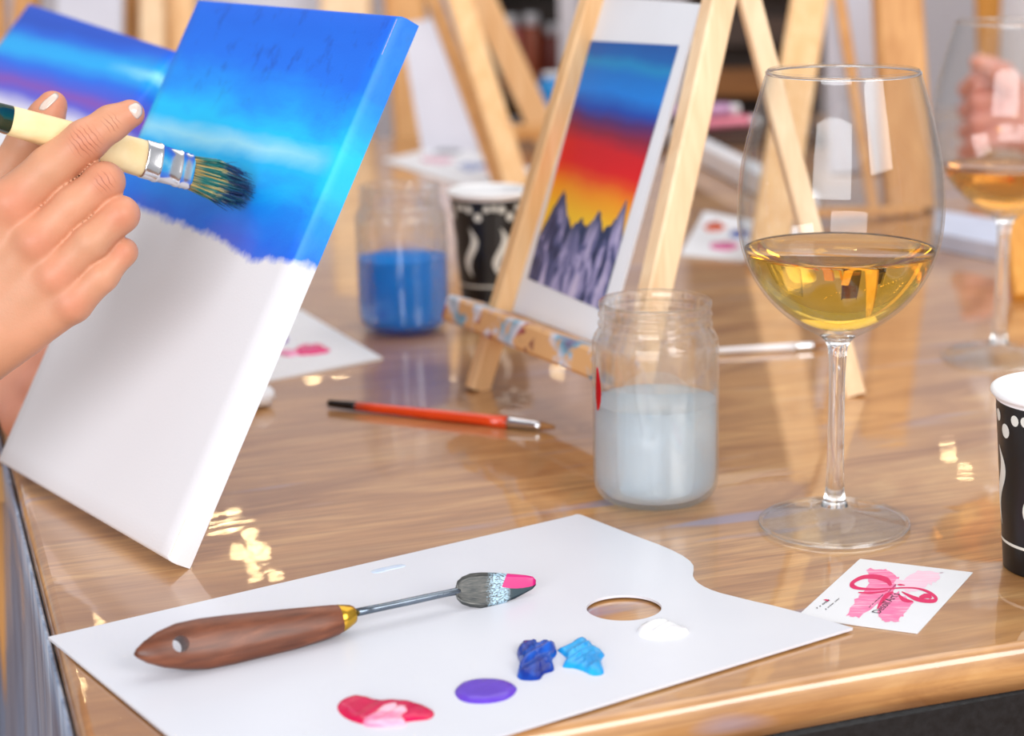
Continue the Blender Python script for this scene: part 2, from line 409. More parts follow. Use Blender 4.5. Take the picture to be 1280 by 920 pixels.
def make_canvas(root, fr, Wd, L, th, mat):
    o, u, v, k = fr
    V, F, UV = canvas_mesh(o, u, v, k, Wd, L, th); c = build('canvas_cloth', V, F, mat, root, uv=UV)
    b = .02; kk = k * (th * .5)
    for a, e in ((v * (b / 2 + .001), u), (v * (L - b / 2 - .001), u)):
        s = stick(o + a + u * .001 + kk, o + a + u * (Wd - .001) + kk, b, th * .9, v); build('stretcher_bar', s[0], s[1], M_PINE, root, smooth=False)
    for a in (u * (b / 2 + .001), u * (Wd - b / 2 - .001)):
        s = stick(o + a + v * b + kk, o + a + v * (L - b) + kk, b, th * .9, u); build('stretcher_bar', s[0], s[1], M_PINE, root, smooth=False)
    return c
def mat_main_painting():
    t = NT('blue_sky_painting'); uvv, U, Vv = t.uv()
    n1 = t.noise(t.uvs(2.5, 9), 2.0, 4, .6, .4); n2 = t.noise(t.uvs(14, 14), 1.0, 4, .65); n3 = t.noise(t.uvs(4, 4), 1.0, 2)
    vv = t.math('ADD', Vv, t.math('MULTIPLY', t.math('SUBTRACT', n1, .5), .10))
    vv = t.math('ADD', vv, t.math('MULTIPLY', t.math('SUBTRACT', U, .5), -.03))
    sky = t.ramp(vv, [(.50, (60, 100, 215)), (.56, (10, 104, 230)), (.63, (0, 136, 242)), (.69, (0, 184, 252)), (.755, (0, 196, 255)), (.81, (0, 150, 248)), (.88, (0, 112, 236)), (1.0, (0, 98, 222))])
    # pale highlight streak
    st = t.math('SUBTRACT', 1.0, t.math('MULTIPLY', t.math('ABSOLUTE', t.math('SUBTRACT', t.math('ADD', Vv, t.math('MULTIPLY', t.math('SUBTRACT', n1, .5), .03)), .722)), 34))
    st = t.math('MULTIPLY', t.math('MAXIMUM', st, 0.0), t.ramp(U, [(.0, (0, 0, 0, 1)), (.10, (.5, .5, .5, 1)), (.3, (.8, .8, .8, 1)), (.9, (.7, .7, .7, 1))]))
    sky = t.mix(st, sky, lin((170, 232, 250)))
    # darker brush blotches in the upper corner
    dk = t.math('MULTIPLY', t.ramp(n2, [(.56, (0, 0, 0, 1)), (.74, (1, 1, 1, 1))]), t.ramp(Vv, [(.76, (0, 0, 0, 1)), (.86, (.6, .6, .6, 1))]))
    sky = t.mix(dk, sky, lin((0, 56, 160)))
    # purple glaze low down
    pu = t.math('MULTIPLY', t.ramp(Vv, [(.50, (.7, .7, .7, 1)), (.60, (0, 0, 0, 1))]), t.ramp(n3, [(.45, (0, 0, 0, 1)), (.6, (1, 1, 1, 1))]))
    sky = t.mix(pu, sky, lin((110, 92, 200)))
    # lighter blue on the wrapped side: its stronger light put into the colour
    sd = t.ramp(U, [(.0, (.32, .32, .32, 1)), (.012, (0, 0, 0, 1))])
    sky = t.mix(t.math('MULTIPLY', sd, n2), sky, lin((90, 200, 255)))
    edge = t.math('ADD', Vv, t.math('MULTIPLY', t.math('SUBTRACT', n2, .5), .04))
    hump = t.ramp(U, [(0.0, (.545, .545, .545, 1)), (.15, (.525, .525, .525, 1)), (.35, (.545, .545, .545, 1)), (.6, (.555, .555, .555, 1)), (.85, (.56, .56, .56, 1))])
    m = t.ramp(t.math('MULTIPLY_ADD', t.math('SUBTRACT', edge, hump), 20.0, .5), [(.3, (0, 0, 0, 1)), (.62, (1, 1, 1, 1))])
    t.col(t.mix(m, lin((228, 227, 232)), sky)); t.set(Roughness=.55)
    wv = t.noise(t.uvs(170, 220), 1.0, 2, .6); t.bump(wv, .22, .0004); return t.m
MX, MYY, MYAW, MT, MTH, MW, ML = -0.2013, 0.7631, 0.8829, 0.5141, 0.0119, 0.1953, 0.2626
MFR = rect_frame(MX, MYY, MYAW, MT, MTH)
mc = thing('painting_canvas', 'half painted canvas, blue sky above bare white, leaning on the table', 'canvas', G(140, 660))
make_canvas(mc, MFR, MW, ML, MTH, mat_main_painting())

# second canvas behind on a small board
def mat_second_painting():
    t = NT('blue_purple_painting'); uvv, U, Vv = t.uv(); n1 = t.noise(t.uvs(1.5, 6), 2.0, 3, .5); n2 = t.noise(t.uvs(9, 9), 1.0, 3)
    vv = t.math('ADD', Vv, t.math('MULTIPLY', t.math('SUBTRACT', n1, .5), .04)); vv = t.math('ADD', vv, t.math('MULTIPLY', U, .06))
    sky = t.ramp(vv, [(.72, (232, 232, 240)), (.765, (222, 220, 240)), (.80, (90, 90, 215)), (.825, (132, 76, 185)), (.85, (70, 90, 220)), (.88, (0, 110, 238)), (.915, (0, 176, 250)), (.94, (0, 170, 248)), (.975, (0, 100, 225)), (1.0, (0, 78, 200))])
    st = t.math('MULTIPLY', t.math('MAXIMUM', t.math('SUBTRACT', 1.0, t.math('MULTIPLY', t.math('ABSOLUTE', t.math('SUBTRACT', vv, .925)), 60)), 0.0), t.ramp(U, [(.0, (.9, .9, .9, 1)), (.28, (.0, .0, .0, 1))]))
    t.col(t.mix(st, sky, lin((150, 235, 250)))); t.set(Roughness=.5); return t.m
C2 = rect_frame(-.3966, .9763, .9721, .701, .015, .0581)
c2o = thing('painting_canvas', 'canvas with blue and purple bands behind the painting hand', 'canvas', C2[0])
make_canvas(c2o, C2, .3002, .2536, .015, mat_second_painting())
# neighbouring table carrying it
nb = thing('side_table', 'small wooden side table beyond the left end of the long table', 'table', (-.72, 1.36, -.76))
v, f = prism([np.array([-.72, 1.36, -.0165]) + TX * a + TY * b for a, b in ((-.5, -.495), (.27, -.495), (.27, .5), (-.5, .5))], None, thick=.02); build('table_top', v, f, M_PINE_D, nb, smooth=False)
for a, b in ((-.45, -.45), (.22, -.45), (.22, .45), (-.45, .45)):
    q = np.array([-.72, 1.36, 0]) + TX * a + TY * b; s = stick(q - Z * .76, q - Z * .0365, .04, .04, TX); build('leg', s[0], s[1], M_PINE_D, nb, smooth=False)
o2, u2, v2, k2 = C2
prop = thing('canvas_prop', 'wooden strut propping up the blue and purple canvas', 'easel', (-.5, 1.3, -.0165))
ctr = o2 + u2 * .15 + k2 * .017
q1 = ctr + v2 * .2; q2 = np.array([*(ctr + v2 * .2 + nrm([k2[0], k2[1], 0]) * .13)[:2], -.0155]); s = stick(q1, q2, .018, .01, u2); build('strut', s[0], s[1], M_PINE, prop, smooth=False)
s = stick(o2 + u2 * .02 - k2 * .006 + v2 * -.011, o2 + u2 * .28 - k2 * .006 + v2 * -.011, .012, .035, v2); build('ledge', s[0], s[1], M_PINE, prop, smooth=False)

# =================================================================== PAINTER'S HANDS AND BRUSH
def px(p, d): return p * d / FPX
def J(x, y, d, r): return (W(x, y, d), px(r, d))
IDX = [J(16, 254, .797, 32), J(64, 210, .796, 27.5), J(107, 176, .797, 25.5), J(139, 154, .800, 21.5), J(163, 142, .803, 17.5)]
MID = [J(46, 302, .797, 28), J(93, 256, .796, 23.5), J(131, 227, .798, 23.5), J(108, 226, .820, 21), J(84, 240, .832, 18)]
RIN = [J(70, 344, .799, 26), J(114, 303, .796, 22.5), J(151, 268, .800, 22), J(122, 276, .822, 20), J(95, 292, .832, 18)]
PIN = [J(90, 379, .802, 24), J(128, 345, .800, 19), J(154, 315, .804, 16.5), J(128, 322, .824, 16), J(103, 336, .832, 15)]
THU = [J(-40, 320, .835, 36), J(-4, 240, .834, 29), J(34, 180, .828, 24), J(58, 146, .826, 21), J(66, 131, .826, 17.5)]
WR = W(-75, 425, .815)
META = [(IDX[0], 40), (MID[0], 42), (RIN[0], 42), (PIN[0], 40)]
def sdf_right(p):
    palm = None
    for (a, ra), rw in META:
        off = (WR + (a - IDX[1][0]) * .28)
        e = rcone(p, a, off, ra * .98, px(rw, .815)); palm = e if palm is None else smin(palm, e, .010)
    for a, b, ra, rb in ((W(10, 330, .815), W(60, 370, .812), 42, 34), (W(-35, 330, .832), WR, 44, 55), (WR, W(-520, 690, .80), 66, 100), (W(20, 405, .812), W(-60, 440, .814), 34, 50)):
        palm = smin(palm, rcone(p, a, b, px(ra, .81), px(rb, .81)), .012)
    fing = None
    for c in (IDX, MID, RIN, PIN):
        e = chain(p, c, .004); fing = e if fing is None else smin(fing, e, .0018)
    th = chain(p, THU, .005)
    d = smin(palm, fing, .004); d = smin(d, th, .0025)
    for (a, r), s in ((IDX[2], 1.0), (MID[2], 1.0), (RIN[2], 1.0)):   # knuckle bulge
        q = np.linalg.norm(p - a - nrm(CAMP - a) * r * .25, axis=1) - r * .86; d = smin(d, q, .003)
    for a, r in (IDX[0], MID[0], RIN[0], PIN[0]):
        q = np.linalg.norm(p - a - nrm(CAMP - a) * r * .36, axis=1) - r * .56; d = smin(d, q, .008)
    return d
def mat_skin():
    t = NT('skin'); at = t.n('ShaderNodeAttribute', attribute_name='Col')
    n = t.noise(t.obj(), 900, 3, .6); n2 = t.noise(t.obj(), 60, 3)
    c = t.mix(t.ramp(n2, [(.35, (0, 0, 0, 1)), (.7, (.35, .35, .35, 1))]), at.outputs[0], lin((232, 160, 128))); t.col(c)
    tc = t.n('ShaderNodeTexCoord'); dp = t.n('ShaderNodeVectorMath', operation='DOT_PRODUCT'); t.l(tc.outputs['Object'], dp.inputs[0]); dp.inputs[1].default_value = tuple(nrm(IDX[2][0] - IDX[1][0]))
    wv = t.math('SINE', t.math('MULTIPLY_ADD', dp.outputs['Value'], 3300.0, t.math('MULTIPLY', t.noise(t.obj(), 190, 2), 9.0)))
    cre = t.math('MULTIPLY', t.ramp(wv, [(.55, (0, 0, 0, 1)), (1.0, (1, 1, 1, 1))]), at.outputs['Alpha'])
    t.col(t.mix(t.math('MULTIPLY', cre, .75), c, lin((150, 84, 62)))); n = t.math('SUBTRACT', n, t.math('MULTIPLY', cre, 1.5))
    t.set(Roughness=.46, Subsurface_Weight=.10, Subsurface_Scale=.002); t.b.inputs['Subsurface Radius'].default_value = (1, .35, .2); t.b.inputs['Specular IOR Level'].default_value = .4
    t.bump(n, .22, .0004); return t.m
M_SKIN = mat_skin(); M_NAIL = plain('nail_varnish', (216, 196, 184), .18, coat=.6, vary=.02)
def skin_cols(P, spots, base=(202, 146, 114), red=(200, 116, 88), crease=()):
    b, r = np.array(lin(base)), np.array(lin(red)); w = np.zeros(len(P))
    for a, rad in spots: w = np.maximum(w, .6 * np.exp(-(np.linalg.norm(P - a, axis=1) / rad) ** 2))
    out = b[None] * (1 - w[:, None]) + r[None] * w[:, None]; out[:, 3] = 0
    for a, rad in crease: out[:, 3] = np.maximum(out[:, 3], np.exp(-(np.linalg.norm(P - a, axis=1) / rad) ** 4))
    return out
pers = thing('person', 'painter reaching in from the left, holding a wide brush to the canvas', 'person', WR)
allp = np.array([a for c in (IDX, MID, RIN, PIN, THU) for a, r in c] + [WR, W(-300, 560, .80)]); lo = allp.min(0) - .05; hi = allp.max(0) + .03
P, F = surface_nets(sdf_right, lo, hi, .0011)
spots = [(a + nrm(CAMP - a) * r, r * 1.0) for a, r in (IDX[2], MID[2], RIN[2], PIN[2])] + [(a + nrm(CAMP - a) * r, r * .9) for a, r in (IDX[0], MID[0], RIN[0], PIN[0])] + [(IDX[4][0], .009), (THU[4][0], .012)]
rh = build('right_hand', P, F, M_SKIN, pers, cols=skin_cols(P, spots, crease=[(IDX[2][0] + nrm(CAMP - IDX[2][0]) * IDX[2][1], .0062), (IDX[3][0] + nrm(CAMP - IDX[3][0]) * IDX[3][1], .0035), (MID[2][0] + nrm(CAMP - MID[2][0]) * MID[2][1], .004)])); tag(rh, 'hand and forearm holding the brush')
def nail(name, poly, parent, sdf, off=.0004, th=.0012):
    c = np.mean(poly, 0); V, F = [], []; n = len(poly); rings = 5
    hit, r = trace(sdf, *c)
    V.append(hit - r * (off + .0003))
    for k in range(1, rings + 1):
        for q in poly:
            s = k / rings; h_, r = trace(sdf, *(c + (np.array(q) - c) * s)); V.append(h_ - r * (off * (1.0 if k < rings else .2)))
    for j in range(n): F.append((0, 1 + j, 1 + (j + 1) % n))
    for k in range(rings - 1):
        for j in range(n): F.append((1 + k * n + j, 1 + (k + 1) * n + j, 1 + (k + 1) * n + (j + 1) % n, 1 + k * n + (j + 1) % n))
    o = build(name, V, F, M_NAIL, parent); m = o.modifiers.new('t', 'SOLIDIFY'); m.thickness = .0004; return o
def rpoly(pts, n=5):
    pts = np.array(pts, float); out = []
    for i in range(len(pts)):
        a, b, c = pts[i - 1], pts[i], pts[(i + 1) % len(pts)]
        p, q = b + (a - b) * .35, b + (c - b) * .35
        for k in range(n): t = k / (n - 1); out.append((1 - t) ** 2 * p + 2 * t * (1 - t) * b + t * t * q)
    return out
nail('nail', rpoly([(158, 133), (171, 127), (178, 132), (178, 143), (171, 151)]), rh, sdf_right)
nail('nail', rpoly([(70, 114), (75, 121), (56, 139), (47, 137), (53, 127)]), rh, sdf_right)
# the other hand steadying the canvas from behind
mo, mu, mv, mk = MFR
def K(a, b, c): return mo + mu * a + mv * b + mk * c
LF = [[(K(.240, .022 + .0185 * i, .026 + .002 * i), .0105), (K(.205, .026 + .020 * i, .0275), .009), (K(.165, .028 + .020 * i, .0215), .0085), (K(.140, .028 + .020 * i, .0205), .0075)] for i in range(4)]
LT = [(K(.275, .075, .034), .014), (K(.240, .100, .030), .0115), (K(.218, .112, .025), .010), (K(.200, .118, .0215), .0085)]
LWR = K(.300, .052, .030)
def sdf_left(p):
    palm = rcone(p, LWR, K(.50, .085, .045), .026, .038)
    for c in LF: palm = smin(palm, rcone(p, c[0][0], LWR, .012, .020), .010)
    f_ = None
    for c in LF:
        e = chain(p, c, .004); f_ = e if f_ is None else smin(f_, e, .0015)
    return smin(smin(palm, f_, .005), chain(p, LT, .005), .006)
allp = np.array([a for c in LF + [LT] for a, r in c] + [LWR, K(.44, .08, .042)]); lo = allp.min(0) - .03; hi = allp.max(0) + .03
P, F = surface_nets(sdf_left, lo, hi, .002)
lh = build('left_hand', P, F, M_SKIN, pers, cols=skin_cols(P, [(c[0][0], .012) for c in LF], (214, 150, 124), (212, 120, 98))); tag(lh, 'hand steadying the canvas from behind')

# wide flat brush
BA, BD = W(0, 147, .786), W(318, 238, .8685)     # a point on the axis near the left frame edge, and the bristle tip
bdir = nrm(BD - BA); BLEN = np.linalg.norm(BD - BA)
def baxis(xpx):                                   # axis point that shows at image column xpx
    lo_, hi_ = -3.0, 1.5
    for _ in range(60):
        m = (lo_ + hi_) / 2; q = BA + (BD - BA) * m - CAMP; x = CX + FPX * (q @ CR) / (q @ CF)
        if x < xpx: lo_ = m
        else: hi_ = m
    return BA + (BD - BA) * lo_
wdir = nrm(CU - bdir * (CU @ bdir)); wside = np.cross(bdir, wdir)
bro = thing('paint_brush', 'wide flat brush with pale wooden handle held against the canvas', 'brush', baxis(100))
def flatloft(stations, n=24):
    """stations: (axis point, half width, half thickness)"""
    V, F = [], []
    for c, hw, ht in stations:
        for k in range(n):
            a = 2 * math.pi * k / n; V.append(c + wdir * (hw * math.copysign(abs(math.cos(a)) ** .75, math.cos(a))) + wside * (ht * math.copysign(abs(math.sin(a)) ** .75, math.sin(a))))
    for i in range(len(stations) - 1):
        for k in range(n): F.append((i * n + k, i * n + (k + 1) % n, (i + 1) * n + (k + 1) % n, (i + 1) * n + k))
    F += [tuple(range(n)), tuple(range(len(stations) * n - 1, (len(stations) - 1) * n - 1, -1))]
    return V, F
M_HANDLE = m_pine('brush_handle_wood', (238, 208, 150), (246, 224, 176), 0)
M_GREEN = plain('dark_green_lacquer', (8, 62, 48), .2, coat=.5, vary=.1)
A = baxis
def bst(xp, hw, ht=None): p = A(xp); return (p, px(hw, depth(p)), px(ht if ht else hw, depth(p)))
v, f = flatloft([bst(10, 18, 15), bst(40, 19, 16), bst(80, 20, 16), bst(120, 21, 15), bst(150, 22.5, 14), bst(172, 23.5, 13), bst(183, 23, 13)]); build('handle', v, f, M_HANDLE, bro)
v, f = flatloft([bst(-330, 6, 5), bst(-250, 8, 7), bst(-120, 13, 11), bst(-40, 16.5, 14), bst(10.5, 18.3, 15.3)]); build('handle_end', v, f, M_GREEN, bro)
v, f = flatloft([bst(178, 23.8, 14), bst(180, 24.2, 14.3), bst(193, 24, 13.5), bst(195, 25, 14.2), bst(198, 25, 14.2), bst(200, 23.6, 13), bst(219, 22.5, 11.5), bst(221, 23.6, 12), bst(224, 23.6, 12), bst(226, 22.4, 11.2), bst(229, 23.4, 11.8), bst(232, 22.2, 11.0), bst(235, 23.2, 11.5), bst(238, 22, 10.5), bst(239, 21, 9.5)], 32)
fo = build('ferrule', v, f, M_FERRULE, bro)
# hairs
t = NT('paint_loaded_hair'); at = t.n('ShaderNodeAttribute', attribute_name='Col'); t.col(at.outputs[0]); t.set(Roughness=.45)
V, F, C = [], [], []
P0 = A(237); d0 = depth(P0); cuv = nrm(BD - P0)
for i in range(620):
    a, b = random.uniform(-1, 1), random.uniform(-1, 1)
    root = P0 + wdir * px(20, d0) * a + wside * px(9, d0) * b
    ln = np.linalg.norm(BD - P0) * random.uniform(.72, 1.0) * (1 - .16 * abs(a))
    sp = random.gauss(0, .0014)
    end = root + cuv * ln + wdir * (px(1, d0) * a + sp - px(5, d0)) + wside * random.gauss(0, .002)
    mid = root + cuv * ln * .5 + wdir * (px(4, d0) * a + sp * .3)
    if i % 40 == 0: end = end + wdir * random.uniform(-.005, .006)
    bb = len(V); w = .00032
    tan = random.random() < .35
    c0 = lin((206, 170, 96)) if random.random() < .75 else lin((70, 110, 90)); c1 = lin((214, 190, 120)) if tan else lin(random.choice([(20, 118, 112), (28, 104, 96), (60, 140, 128)])); c2 = lin(random.choice([(16, 40, 92), (10, 60, 110), (12, 34, 78), (18, 84, 120)]))
    if tan and random.random() < .5: c2 = lin((30, 100, 110))
    for q, (pp, cc) in enumerate(((root, c0), (root * .55 + mid * .45, c0 if tan else c1), (mid, c1), (mid * .5 + end * .5, c2), (end, c2))):
        ww = w * (1 if q < 3 else .8 if q == 3 else .25)
        for k in range(3):
            an = 2.094 * k; V.append(pp + wdir * ww * math.cos(an) + wside * ww * math.sin(an)); C.append(cc)
    for q in range(4):
        for k in range(3): F.append((bb + q * 3 + k, bb + q * 3 + (k + 1) % 3, bb + q * 3 + 3 + (k + 1) % 3, bb + q * 3 + 3 + k))
tag(build('bristles', V, F, t.m, bro, cols=C), 'bristles loaded with teal and navy paint', kind='stuff')

# =================================================================== PALETTE, PAINT, KNIFE, CARD
PT = .0020
def arc(a, b, c, n=8): a, b, c = map(np.array, (a, b, c)); return [(1 - t) ** 2 * a + 2 * t * (1 - t) * b + t * t * c for t in np.linspace(0, 1, n)]
pal_px = [(60, 796), (715, 644.5)] + arc((719, 643), (723, 642), (728, 644), 4) + arc((800, 672), (873, 697), (867, 712), 7) + arc((866, 716), (864, 730), (900, 741), 7) + arc((940, 751), (985, 760), (1066, 784.5), 5)
pa = [G(x, y, PT) for x, y in pal_px]
A1 = nrm(G(620, 920, PT) - G(1064, 785, PT)); d_ = nrm(G(212, 920, PT) - G(60, 796, PT))
# bottom corner = intersection of the two cut edges, out of the frame
Mx = np.array([[d_[0], -A1[0]], [d_[1], -A1[1]]]); rhs = (G(1066, 785, PT) - G(60, 796, PT))[:2]; s_ = np.linalg.solve(Mx, rhs)
pa.append(G(60, 796, PT) + d_ * s_[0])
pal = thing('paint_palette', 'white palette board holding the knife and fresh paint blobs', 'palette', G(560, 780))
t = NT('palette_white'); n1 = t.noise(t.obj(), 14, 3); n2 = t.noise(t.obj((1, 1, 1)), 260, 3, .7)
t.col(t.mix(t.ramp(n2, [(.73, (0, 0, 0, 1)), (.78, (.35, .35, .35, 1))]), t.ramp(n1, [(.3, (216, 219, 229)), (.7, (221, 224, 233))]), lin((180, 195, 222)))); t.set(Roughness=.28)
v, f = prism(pa, None, thick=.0011); bo = build('board', v, f, t.m, pal, smooth=False)
hc = G(780, 759.5, PT); hx = abs(G(827, 759, PT) - G(733, 760, PT))[0] / 2; hy = abs((G(780, 744, PT) - G(780, 776, PT))[1]) / 2
cv, cf = [], []
for z in (-.01, .01):
    for k in range(48): a = 2 * math.pi * k / 48; cv.append(hc + np.array([hx * math.cos(a), hy * math.sin(a), z]))
cf = [tuple(range(48)), tuple(range(95, 47, -1))] + [(k, (k + 1) % 48, 48 + (k + 1) % 48, 48 + k) for k in range(48)]
cut(bo, cv, cf)
def blob(name, outline_px, hgt, mat, parent, rough=.4, zbase=PT, seed=0, streaks=None):
    """paint dab: outline on the board, domed with lumps"""
    r = np.random.default_rng(seed); c = np.mean(outline_px, 0); n = len(outline_px); R_ = 9; V, F = [], []
    ph = r.uniform(0, 6.28, 6)
    def lump(x, y): return sum(math.sin(x * k * .11 + y * k * .19 + ph[k]) for k in range(1, 6)) / 5
    V.append(G(*c, zbase) + Z * hgt * (1 + rough * lump(*c)))
    for k in range(1, R_ + 1):
        s = k / R_
        for q in outline_px:
            p = c + (np.array(q) - c) * s; z = hgt * (1 - s ** 6) ** .6 * (1 + rough * lump(*p)) if k < R_ else 0
            V.append(G(p[0], p[1], zbase) + Z * (z - (.0001 if k == R_ else 0)))
    for j in range(n): F.append((0, 1 + j, 1 + (j + 1) % n))
    for k in range(R_ - 1):
        for j in range(n): F.append((1 + k * n + j, 1 + (k + 1) * n + j, 1 + (k + 1) * n + (j + 1) % n, 1 + k * n + (j + 1) % n))
    return build(name, V, F, mat, parent)
def smooth_poly(pts, n=4):
    pts = np.array(pts, float); m = len(pts); out = []
    for i in range(m):
        p0, p1, p2, p3 = pts[i - 1], pts[i], pts[(i + 1) % m], pts[(i + 2) % m]
        for k in range(n): t = k / n; out.append(.5 * ((2 * p1) + (-p0 + p2) * t + (2 * p0 - 5 * p1 + 4 * p2 - p3) * t * t + (-p0 + 3 * p1 - 3 * p2 + p3) * t ** 3))
    return out
def paint(name, c, c2=None, scale=120, rough=.12, stretch=(1, 1, 1)):
    t = NT(name); nz = t.noise(t.obj(stretch), scale, 3, .5); t.col(t.ramp(nz, [(.42, c), (.62, c2 or c)])); t.set(Roughness=rough, Coat_Weight=.08, Coat_Roughness=.05); t.b.inputs['Specular IOR Level'].default_value = .35
    b = t.noise(t.obj(), 260, 2); t.bump(b, .15, .0006); return t.m
pk = smooth_poly([(421, 885), (428, 874), (445, 870), (470, 876), (500, 876), (527, 881), (543, 890), (538, 899), (515, 902), (490, 905), (470, 907), (450, 905), (430, 897)])
tag(blob('paint_blob', pk, .0016, paint('crimson_paint', (200, 0, 72), (218, 8, 84), 90), pal, .35, seed=1), 'crimson paint blob with a pale pink smear')
pk2 = smooth_poly([(452, 902), (466, 895), (478, 884), (494, 880), (505, 882), (512, 890), (505, 900), (508, 907), (490, 909), (470, 909), (457, 908)])
tag(blob('paint_smear', pk2, .0020, paint('pale_pink_paint', (236, 130, 170), (250, 196, 216), 160, stretch=(.3, 1, 1)), pal, .2, seed=2), 'pale pink smear')
pu = smooth_poly([(568, 866), (576, 855), (600, 850), (627, 851), (645, 858), (644, 867), (630, 876), (603, 880), (578, 877)])
tag(blob('paint_blob', pu, .0018, paint('violet_paint', (96, 60, 190), (102, 66, 198)), pal, .08, seed=3), 'oval violet paint blob')
bl = smooth_poly([(646, 818), (650, 806), (666, 805), (676, 808), (682, 805), (694, 808), (696, 818), (690, 826), (693, 838), (680, 843), (674, 850), (656, 851), (646, 846), (650, 832)], 3)
tag(blob('paint_blob', bl, .0034, paint('ultramarine_paint', (6, 42, 138), (14, 92, 200), 110, .16, (1, .3, 1)), pal, .8, seed=4), 'dark blue ridged paint blob')
cy = smooth_poly([(697, 812), (712, 806), (722, 798), (732, 799), (742, 808), (756, 818), (752, 826), (755, 842), (742, 845), (730, 840), (718, 836), (703, 834), (708, 824), (700, 816)], 3)
tag(blob('paint_blob', cy, .0022, paint('cerulean_paint', (20, 150, 222), (40, 168, 232), 110), pal, .7, seed=5), 'light blue smeared paint blob')
wb = smooth_poly([(797, 786), (812, 778), (832, 776), (842, 781), (862, 790), (850, 796), (822, 800), (800, 796)], 3)
tag(blob('paint_blob', wb, .002, paint('white_paint', (238, 239, 244)), pal, .5, seed=6), 'white paint dab beside the thumb hole')
fs = smooth_poly([(462, 714), (480, 709), (503, 705), (508, 708), (490, 712), (470, 717)], 3)
tag(blob('paint_smear', fs, .0002, paint('pale_blue_smear', (206, 220, 240), (190, 210, 238), 200), pal, .1, seed=8), 'faint pale blue smear')

# palette knife: lies on edge, flat sides turned to the camera
k0, k1 = G(258, 843, PT), G(606, 763, PT); ks = nrm(k1 - k0); kb = nrm(np.cross(ks, Z)); kb = kb if kb[1] > 0 else -kb
kw = nrm(Z * math.cos(.5) + kb * math.sin(.5)); kn = np.cross(ks, kw); kn = kn if kn[1] < 0 else -kn
def KP(x, y):
    r = ray(x, y); tt = ((k0 - CAMP) @ kn) / (r @ kn); q = CAMP + r * tt; return (q - k0) @ ks, (q - k0) @ kw
def knife_loft(sts, n=28, e=.8, lift=0.0):
    """sts: (px, top y, bottom y, half thickness) -> lofted solid in the knife plane"""
    V, F = [], []
    for x, yt, yb, ht in sts:
        s1, w1 = KP(x, yt); s2, w2 = KP(x, yb); s, w, hw = (s1 + s2) / 2, (w1 + w2) / 2, max((w1 - w2) / 2, 1e-4)
        c = k0 + ks * s + kw * w + kb * .004
        for k in range(n):
            a = 2 * math.pi * k / n; V.append(c + kw * hw * math.copysign(abs(math.cos(a)) ** e, math.cos(a)) + kn * ht * math.copysign(abs(math.sin(a)) ** e, math.sin(a)))
    for i in range(len(sts) - 1):
        for k in range(n): F.append((i * n + k, i * n + (k + 1) % n, (i + 1) * n + (k + 1) % n, (i + 1) * n + k))
    F += [tuple(range(n)), tuple(range(len(sts) * n - 1, (len(sts) - 1) * n - 1, -1))]
    return V, F
kn_o = thing('palette_knife', 'palette knife with reddish wooden handle lying on the palette', 'palette knife', k0)
t = NT('mahogany'); g = t.noise(t.obj((30, 60, 260), (0, 0, -math.atan2(ks[1], ks[0]))), 1.0, 4, .6, .4); t.col(t.ramp(g, [(.3, (82, 42, 25)), (.55, (114, 62, 38)), (.75, (138, 82, 54))])); t.set(Roughness=.38); t.bump(g, .15, .0004)
v, f = knife_loft([(172, 821, 824, .0006), (176, 815, 828, .002), (186, 806, 834, .0034), (205, 793, 840, .0048), (230, 782, 843, .0058), (258, 776, 843, .0064), (290, 772, 837, .0066), (330, 768, 827, .0066), (370, 764, 817, .0064), (405, 761, 806, .006), (424, 759.5, 799, .0056), (429, 760, 796, .0052)])
ho = build('handle', v, f, t.m, kn_o)
s_, w_ = KP(226, 812); hcn = k0 + ks * s_ + kw * w_ + kb * .004; cv, cf = lathe([(0, -.03), (.0031, -.03), (.0031, .03), (0, .03)], hcn, 28, kn); cut(ho, cv, cf)
ho.data.polygons.foreach_set('use_smooth', [True] * len(ho.data.polygons)); sharp(ho, 45)
v, f = knife_loft([(427, 760, 796, .0046), (429, 759, 796, .005), (436, 759, 792, .0048), (444, 759.5, 786, .0042), (447.5, 761, 783, .0036), (448.5, 764, 780, .0028)], e=1.0); build('ferrule', v, f, M_BRASS, kn_o)
v, f = knife_loft([(446, 765, 776, .0019), (480, 758.5, 768.5, .0019), (520, 750, 760, .0019), (550, 743.5, 753, .0018), (566, 740.5, 749.5, .0017), (576, 738, 748, .0014), (582, 736, 748, .0009)], e=1.0); build('shank', v, f, M_STEEL, kn_o)
t = NT('knife_blade'); uvv, U, V_ = t.uv(); nz = t.noise(t.uvs(30, 22), 1.0, 4, .7); nb = t.noise(t.uvs(7, 30), 1.0, 3, .6)
base = t.ramp(nb, [(.3, (46, 52, 56)), (.6, (84, 84, 82)), (.8, (124, 124, 124))])
e1 = t.math('ADD', U, t.math('MULTIPLY', t.math('SUBTRACT', nz, .5), .25))
crust = t.math('MULTIPLY', t.ramp(e1, [(.40, (0, 0, 0, 1)), (.50, (1, 1, 1, 1)), (.64, (1, 1, 1, 1)), (.70, (0, 0, 0, 1))]), t.ramp(nz, [(.42, (0, 0, 0, 1)), (.56, (1, 1, 1, 1))]))
c = t.mix(crust, base, lin((170, 204, 226)))
mg = t.math('GREATER_THAN', t.math('ADD', t.math('MULTIPLY', t.math('SUBTRACT', V_, .42), 2.0), t.math('MULTIPLY', t.math('SUBTRACT', U, .66), 1.6)), .12)
mg = t.math('MULTIPLY', mg, t.math('GREATER_THAN', t.math('ADD', U, t.math('MULTIPLY', V_, -.14)), .50))
c = t.mix(mg, t.mix(t.math('GREATER_THAN', e1, .68), c, lin((46, 60, 68))), lin((198, 8, 112))); t.col(c)
